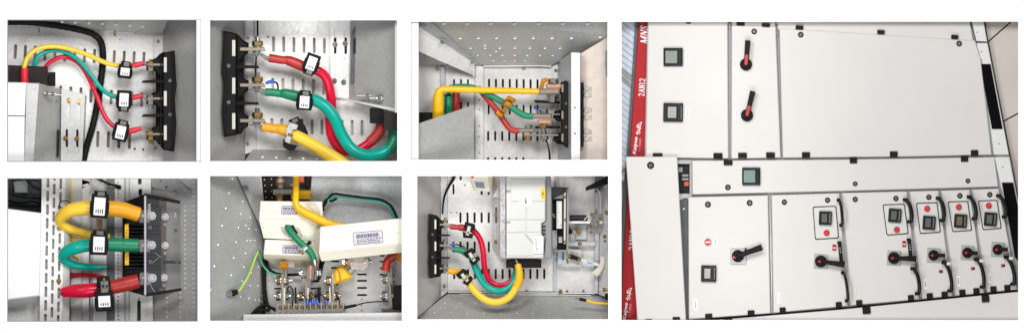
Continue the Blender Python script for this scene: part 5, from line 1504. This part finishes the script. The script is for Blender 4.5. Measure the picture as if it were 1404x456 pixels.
TL, TH = t_lock(), t_hinge()
TM1 = t_meter(26.4, 25, 16, 17, -2.6, lcd, 4)
TM2 = t_meter(27, 25.6, 11.6, 15.4, -1.6, mat('pale_lcd', (.34, .35, .32), .25), 6)
TM3 = t_meter(25, 24, 15.6, 17, -2.4, mat('green_grey_lcd', (.17, .25, .23), .25), 4)
TM4 = t_meter(21, 22.5, 8, 13.4, -2, mat('pale_lcd', (.34, .35, .32), .25), 6)
TM5 = t_meter(17.6, 18.6, 7.6, 12, -1.4, lcd_d, 6)
TM6 = t_meter(17.6, 18.6, 7.6, 12, -1.4, lcd_b, 6)
TBN = t_button()


def door(name, label, poly, z0, z1, cat='cabinet door', group='white switchboard doors', locks=(), hinges=(), m=doorp, bev=1.0):
    cx = sum(p[0] for p in poly) / len(poly); cy = sum(p[1] for p in poly) / len(poly)
    t = thing(name, cx, cy, z0, label, cat, group)
    B().prism(poly, z0, z1, bev).build('door_leaf', m, t)
    for l in locks:
        place(TL, t, l[0], l[1], z1, 20, l[2] if len(l) > 2 else 1)
    for h in hinges:
        o = place(TH, t, h[0], h[1], z1 - .5 if len(h) < 5 else h[4], h[3] if len(h) > 3 else 0, 1)
        o.scale = ((h[2] if len(h) > 2 else 9) / 9, (h[5] if len(h) > 5 else 8) / 8, 1)
    return t


def tagplate(t, x, y, w, h, z, ang=0, s=None, m=sticker, txt=True):
    o = B().prism(rrect(x, y, w, h, min(w, h) * .25, ang), z, z + .5, .15).build('name_plate', m, t)
    if txt:
        b = B()
        for k in range(4):
            b.prism(rot2(crect(x + .2, y - h * .24 + k * h * .15, w * .34, h * .09), x, y, ang), z + .5, z + .6)
        b.build('print', ink_v, o)


Z0, Z1 = 39.2, 46
d1 = door('cabinet_door', 'white door with two square meters at the upper left of the switchboard', [(888.8, 20), (997.6, 20), (998.6, 217.2), (885.6, 215.4)], Z0, Z1,  # hinged cabinet door of the switchboard front
          locks=[(944, 29, 1.1)], hinges=[(901.7, 212.6, 13, 0, Z1, 6), (984.4, 213.4, 12.5)])
place(TM1, d1, 923, 78.3, Z1, 0)
place(TM2, d1, 923, 154, Z1, -1)
tagplate(d1, 943, 78.7, 5, 15, Z1)
tagplate(d1, 943, 154.4, 5, 14.5, Z1)
d2 = door('cabinet_door', 'tall white door with two black and red rotary handles', [(1003.2, 34.6), (1063.6, 36.4), (1070.4, 216), (1002.8, 217.4)], Z0, Z1,
          locks=[(1034, 43.4)], hinges=[(1018, 213, 12), (1056.3, 212.5, 12)])
for x, y, a, lx, ly in ((1022.8, 88.5, 85.6, 0, 0), (1024.2, 158, 76.5, 0, 0)):
    r = place(t_rotary(33 if a > 80 else 34, 6.2, 7.4, pl=False, rr=8.4), d2, x, y, Z1, a)
    o = B().prism(rrect(6.5, 0, 15, 4.8, 2), 11, 11.9, .4).build('red_inlay', mat('dull_red_inlay', (.38, .02, .02), .4), None, org=(0, 0, 0))
    o.parent = r; KIDS[r].append(o)
tagplate(d2, 1008.5, 87.5, 4, 13, Z1, txt=True)
tagplate(d2, 1009.6, 156.6, 4, 13, Z1, txt=True)
d3 = door('cabinet_door', 'largest plain white door filling the upper middle of the switchboard', [(1068.6, 38.6), (1120, 42), (1337, 55.6), (1345, 82), (1360, 212), (1240, 214.6), (1073.4, 216.2)], Z0, Z1,
          locks=[(1097.8, 47.8), (1315, 60)], hinges=[(1105, 212.3, 11), (1225.3, 211.2, 10.6), (1336, 209.4, 10)])
for x, y, w, hh in ((1015.3, 33, 11, 4.4), (1050, 35, 11, 4.4), (1096, 38, 10.4, 5.4), (1207.7, 44.2, 10, 5.6), (1308.8, 50.8, 9.4, 5.6)):
    o = place(TH, sb, x, y, Z1 - .2, -3)
    o.scale = (w / 9, hh / 7.6, 1)
d0 = door('swung_door', 'narrow white door standing ajar over the red band, with one lock at its top', [(858, 214.6), (928.4, 214.6), (941, 446), (874.6, 446)], 48, 54,
          locks=[(892, 226.4, 1.25)], hinges=[(927.3, 436.6, 10, 0, 53.5, 6), (889.4, 438, 9, 0, 53.5, 3)], group=None)
dm = door('strip_door', 'long low white cover across the middle with one square meter', [(949, 220), (1150, 218.6), (1363.6, 215.2), (1369, 255.6), (1160, 261.6), (949.4, 266.4)], Z0, Z1, 'cover', None,
          locks=[(998, 256.6), (1172.5, 251.7, .85), (1327, 247.7, .85)], hinges=[(998.2, 222.6, 12, 0, Z1, 7.6), (1170, 219.8, 10), (1322.3, 217.6, 10)])
place(TM3, dm, 1030, 241.6, Z1, 0)
# opening beside the swung door
t = thing('open_compartment', 938, 250, 10, 'open compartment with black contactors and orange part beside the swung door', 'compartment')
B().prism(rect(927, 219, 948.6, 224.6), 38, 46, .5).build('rail', brushed, t)
B().prism(rect(945.4, 224.6, 948.6, 266), 38, 45, .5).build('side_rail', brushed, t)
B().prism(rect(926, 225, 945.4, 265), 39, 39.6).build('cavity', ink, t)
for y in (240.4, 245.4):
    B().prism(rect(935, y - 1.6, 944, y + 1.6), 39.6, 43, .5).build('busbar', greyp, t)
    for x in (938, 941.6):
        place(T_NIB, t, x, y, 43, 0, .4)
B().prism(rect(938, 248.6, 944.6, 255), 39.6, 43, .8).build('orange_cap', mat('dull_orange_red_plastic', (.5, .08, .02), .5), t)
B().prism(rect(930, 229, 936, 236), 39.6, 42, .8).build('contactor', greyp, t)
B().prism([(928, 265), (949, 265), (949, 276), (940, 271), (928, 276)], 38, 44, .5).build('lower_rail', brushed, t)
B().prism([(929, 276), (943, 270.4), (943.4, 446), (930, 446)], 37, 42).build('gap_shade_strip', dark_steel, t)  # dark strip painted for the shaded gap beside the open door
place(T_BRIGHT_DOT, t, 937.6, 286, 42, 0, .9)

d4 = door('cabinet_door', 'lower white door with small meter, red round sign and long black lever', [(943.8, 270), (1053, 267.4), (1056.4, 428.6), (944.6, 437.2)], 40, 50,
          locks=[(970.6, 280, 1.05), (1027.8, 277.8, 1.05)], hinges=[(971.7, 433.4, 9.6, 3, 50, 8.6), (1029.7, 428.6, 9.4, 3, 50)])
place(TM4, d4, 971.8, 374.4, 50, -1)
o = place(TBN, d4, 970.6, 331.4, 50, 0, 1.12)
B().prism(rect(967.2, 330.6, 974, 332.4), 54.2, 54.6).build('white_bar', sticker, d4)
tagplate(d4, 981, 331, 5, 13, 50, txt=True)
tagplate(d4, 953.7, 417, 5.4, 16, 50)
B().prism(rrect(1012.6, 351, 22, 22.4, 1), 50, 51.4, .5).build('switch_plate', plate_g, d4)
r = place(t_rotary(35, 6.4, 8.6), d4, 1011.8, 350.4, 50, 20)
strokes([((1004.6, 353), (1008.2, 353.4), 1.0), ((1004.8, 353), (1006.2, 350.8), 1.0), ((1006.2, 350.8), (1008.2, 353.2), 1.0)], redp, d4, 61.2, 'red_arrow')
B().prism(rect(1021, 339.6, 1024, 343), 51.4, 55, .4).build('latch', black, d4)

LOCKS = {5: [(1075.4, 276.8), (1134.6, 274)], 6: [(1172.5, 273), (1228.3, 271.7)], 7: [(1273.5, 270)], 8: [(1316, 268)], 9: [(1357, 266.5)]}
POLY = {5: [(1058, 267.2), (1151, 264.4), (1162.4, 418.6), (1060.6, 428.2)], 6: [(1155, 264.2), (1243.4, 262), (1260.6, 409.4), (1166.4, 418.2)],
        7: [(1247.4, 262), (1287, 261), (1306, 405), (1264.4, 409)], 8: [(1290.6, 261), (1329.6, 259.7), (1349.6, 400.7), (1309.6, 404.7)],
        9: [(1333.2, 259.6), (1369.6, 258), (1395, 396), (1353.2, 400.3)]}
HING = {5: [(1073, 424.8), (1150, 417.4)], 6: [(1178, 414.8), (1249, 407.8)], 7: [(1274.7, 405.3), (1295, 403.2)], 8: [(1319.4, 400.5), (1338.7, 398.4)], 9: [(1362, 396), (1381, 394)]}
LBL = {5: 'wide white drawer with meter above its red button, left of the two wide ones', 6: 'wide white drawer with meter above its red button, right of the two wide ones',
       7: 'first narrow white drawer, next to the wide one, red button above its meter', 8: 'middle narrow white drawer, brown-tinted meter screen below red button',
       9: 'last narrow white drawer at the right, beside the black vent'}
FR = {5: [(1114.7, 283.6), (1146, 282.4), (1149.6, 325.6), (1118, 327.6)], 6: [(1210.6, 280.6), (1239.6, 279.6), (1245.2, 319.6), (1216, 321.8)],
      7: [(1256.5, 278.4), (1284.6, 277.5), (1289.3, 317.6), (1261.7, 319.6)], 8: [(1300, 276.5), (1326.7, 275.8), (1332.2, 315.2), (1306.2, 317)],
      9: [(1341.5, 275.2), (1366.9, 274.2), (1372.7, 312.4), (1347.7, 314.4)]}
MET = {5: (1131.6, 298.6, TM5), 6: (1226.9, 295, TM5), 7: (1273.8, 305, TM5), 8: (1316.9, 302.6, TM6), 9: (1358, 300.2, TM5)}
BTN = {5: (1133.2, 318.8), 6: (1229.4, 314.4), 7: (1271, 285.7), 8: (1314.4, 283.5), 9: (1355.4, 281.6)}
SWI = {5: (1125.4, 357.8, 33, -8), 6: (1225.6, 353.2, 31, -2), 7: (1280, 349.4, 16, -1), 8: (1326.4, 346, 14.5, -3), 9: (1368, 341.6, 14, 0)}
GRIP = {5: [(1151.4, 274, 1154.8, 308.4), (1157.4, 373.4, 1162.6, 411.6)], 6: [(1243.4, 273.6, 1249.4, 303.4), (1253.6, 367.6, 1259.8, 401.8)],
        7: [(1288.4, 271.4, 1293.6, 301.8), (1296.2, 359.4, 1304.4, 398)], 8: [(1331, 269.6, 1337.6, 299.4), (1341, 355.4, 1348.8, 392.8)], 9: [(1371.2, 268, 1379, 296.8), (1381.6, 352, 1390.6, 388.8)]}
NP = {5: [(1068, 408, 4, 15)], 6: [(1173, 397.8, 3, 13)], 7: [(1268.8, 389, 4.4, 15)], 8: [(1314, 385, 4.4, 15)], 9: [(1357.2, 380.6, 4, 14)]}


def grip(t, x0, y0, x1, y1, z, thin, white):
    L = math.hypot(x1 - x0, y1 - y0)
    dx, dy = (x1 - x0) / L, (y1 - y0) / L
    nx, ny = -dy, dx                      # leftwards when dy > 0
    w = 2.0 if thin else 2.7
    a = (x0 - nx * 0, y0); c = (x1, y1)
    bow = -3.2 if not thin else -1.2
    mid = ((x0 + x1) / 2 + nx * bow, (y0 + y1) / 2 + ny * bow)
    o = B().tube([(x0, y0 + 1, z + 9), ((x0 + mid[0]) / 2 + nx * bow * .3, (y0 + mid[1]) / 2, z + 10), (mid[0], mid[1], z + 10.5), ((x1 + mid[0]) / 2 + nx * bow * .3, (y1 + mid[1]) / 2, z + 10), (x1, y1 - 1, z + 9)], w, 12, 6).build('pull_handle', black_gl, t)
    for (x, y) in ((x0, y0), (x1, y1)):
        B().prism(rrect(x - 1.8, y, 8 if not thin else 5.4, 4.6, 1.4), z, z + 10, 1.2).build('handle_foot', black_gl, o)
    if white:
        B().prism(rrect(x0 + 4.6, y0 + 1.6, 5.6, 4.2, 1), z + 11, z + 12.2, .3).build('white_tape', ivory, o)


for k in (5, 6, 7, 8, 9):
    t = door('drawer_unit', LBL[k], POLY[k], Z0, Z1, 'drawer', 'withdrawable drawer units', [(l[0], l[1], .95) for l in LOCKS[k]], [(h[0], h[1], 8.4, 4, Z1 - .4, 8.6) for h in HING[k]])
    # rounded dark outline plate
    poly = FR[k]
    big = [Vector(p) for p in poly]
    def rnd(poly, r):
        out = []
        n = len(poly)
        for i in range(n):
            p0, p1, p2 = Vector(poly[i - 1]), Vector(poly[i]), Vector(poly[(i + 1) % n])
            a = p1 + (p0 - p1).normalized() * r; c = p1 + (p2 - p1).normalized() * r
            for u in (0, .33, .67, 1):
                q = a * (1 - u) ** 2 + p1 * 2 * u * (1 - u) + c * u * u
                out.append((q.x, q.y))
        return out
    B().plate(rnd(inset(poly, -.6), 2.6), [rnd(inset(poly, .5), 2.0)], Z1 + 1.1, 1.1).build('outline_frame', ink, t)
    B().prism(rnd(inset(poly, .7), 2.0), Z1 - .2, Z1 + .6).build('instrument_plate', doorp, t)
    x, y, tm = MET[k]
    place(tm, t, x, y, Z1 + .6, -2 if k == 5 else -4)
    place(TBN, t, BTN[k][0], BTN[k][1], Z1 + .6, 0)
    x, y, L, a = SWI[k]
    sgn = -4 if k != 5 else 0
    B().prism(rrect(x, y, 19 if k < 7 else 18, 20, .8, -3), Z1, Z1 + 1.4, .5).build('switch_plate', plate_g, t)
    place(t_rotary(L, 5.4 if k < 7 else 5, 8.6 if k < 7 else 5.6, rr=8.2 if k < 7 else 7.2), t, x, y, Z1, a)
    strokes([((x - 3.8, y + .2), (x - .8, y - 1.4), .9), ((x - 3.8, y + .2), (x - .8, y + 1.6), .9), ((x - .9, y - 1.4), (x - .9, y + 1.6), .9)], redp, t, Z1 + 11.3, 'red_arrow')
    for j, g in enumerate(GRIP[k]):
        grip(t, *g, Z1, k == 5, j == 1 and k > 6)
    if k in (5, 6):
        gx = {5: 1150.4, 6: 1245.6}[k]; gy = {5: 331, 6: 327}[k]
        o = B().prism([(gx - 2, gy), (gx + 3, gy), (gx + 6, gy + 30), (gx + 1, gy + 30)], Z1 + 6, Z1 + 12, 1.2).build('lock_rod', black_gl, t)
        B().prism(rrect(gx + .4, gy + .8, 6.4, 3, 1), Z1, Z1 + 13, .8).build('rod_head', black_gl, o)
        for q in range(3):
            B().prism(rect(gx + .2 + .5 * q, gy + 8 + 3 * q, gx + 2.2 + .5 * q, gy + 9 + 3 * q), Z1 + 12, Z1 + 12.3).build('mark', ink_l, o)
        lx = {5: 1144, 6: 1239.8}[k]; ly = {5: 339, 6: 334}[k]
        o = B().prism(crect(lx, ly, 5.6, 8.6, -2), Z1, Z1 + .5).build('red_notice', mat('faded_red_notice', (.42, .03, .04), .5), t)
        B().prism(crect(lx, ly + .2, 4.2, 1.0), Z1 + .5, Z1 + .6).build('line', sticker, o)
        B().prism(crect(lx, ly - 2.6, 4.2, 1.2), Z1 + .5, Z1 + .6).build('line', ink, o)
    else:
        lx, ly = {7: (1290, 371.6), 8: (1334, 367.6), 9: (1375.3, 363.6)}[k]
        o = B().prism(crect(lx, ly, 5.4, 4.2, 4), Z1, Z1 + .6, .15).build('red_notice', mat('dark_red_notice', (.22, .01, .01), .5), t)
        B().prism(crect(lx + 1.6, ly, 1.6, 3, 4), Z1 + .6, Z1 + .8).build('black_half', ink, o)
    for n in NP[k]:
        tagplate(t, *n, Z1, 4 if k > 5 else 0, m=sticker if k != 6 else ivory, txt=k != 6)
for x, y, w in ((1188, 424.6, 11), (1351, 408.6, 10.4), (998, 438.4, 12)):
    o = place(TH, sb, x, y, 50.6, 5)
    o.scale = (w / 9, 1.3 if x > 1000 else .7, 1)
B().prism([(1054.2, 268), (1057, 267.6), (1059.6, 428), (1057.4, 429)], 37, 41.8, .4).build('mullion', brushed, sb)

# the whole switchboard group stands just under the board, so the opening throws no deep shade on it
for o in bpy.data.objects:
    if o not in P7_BEFORE and o.parent is None and o.users_collection:
        o.location.z += 24 * S

# ------------------------------------------------------------------ tidy: templates that were never linked
for o in list(bpy.data.objects):
    if not o.users_collection:
        bpy.data.objects.remove(o)
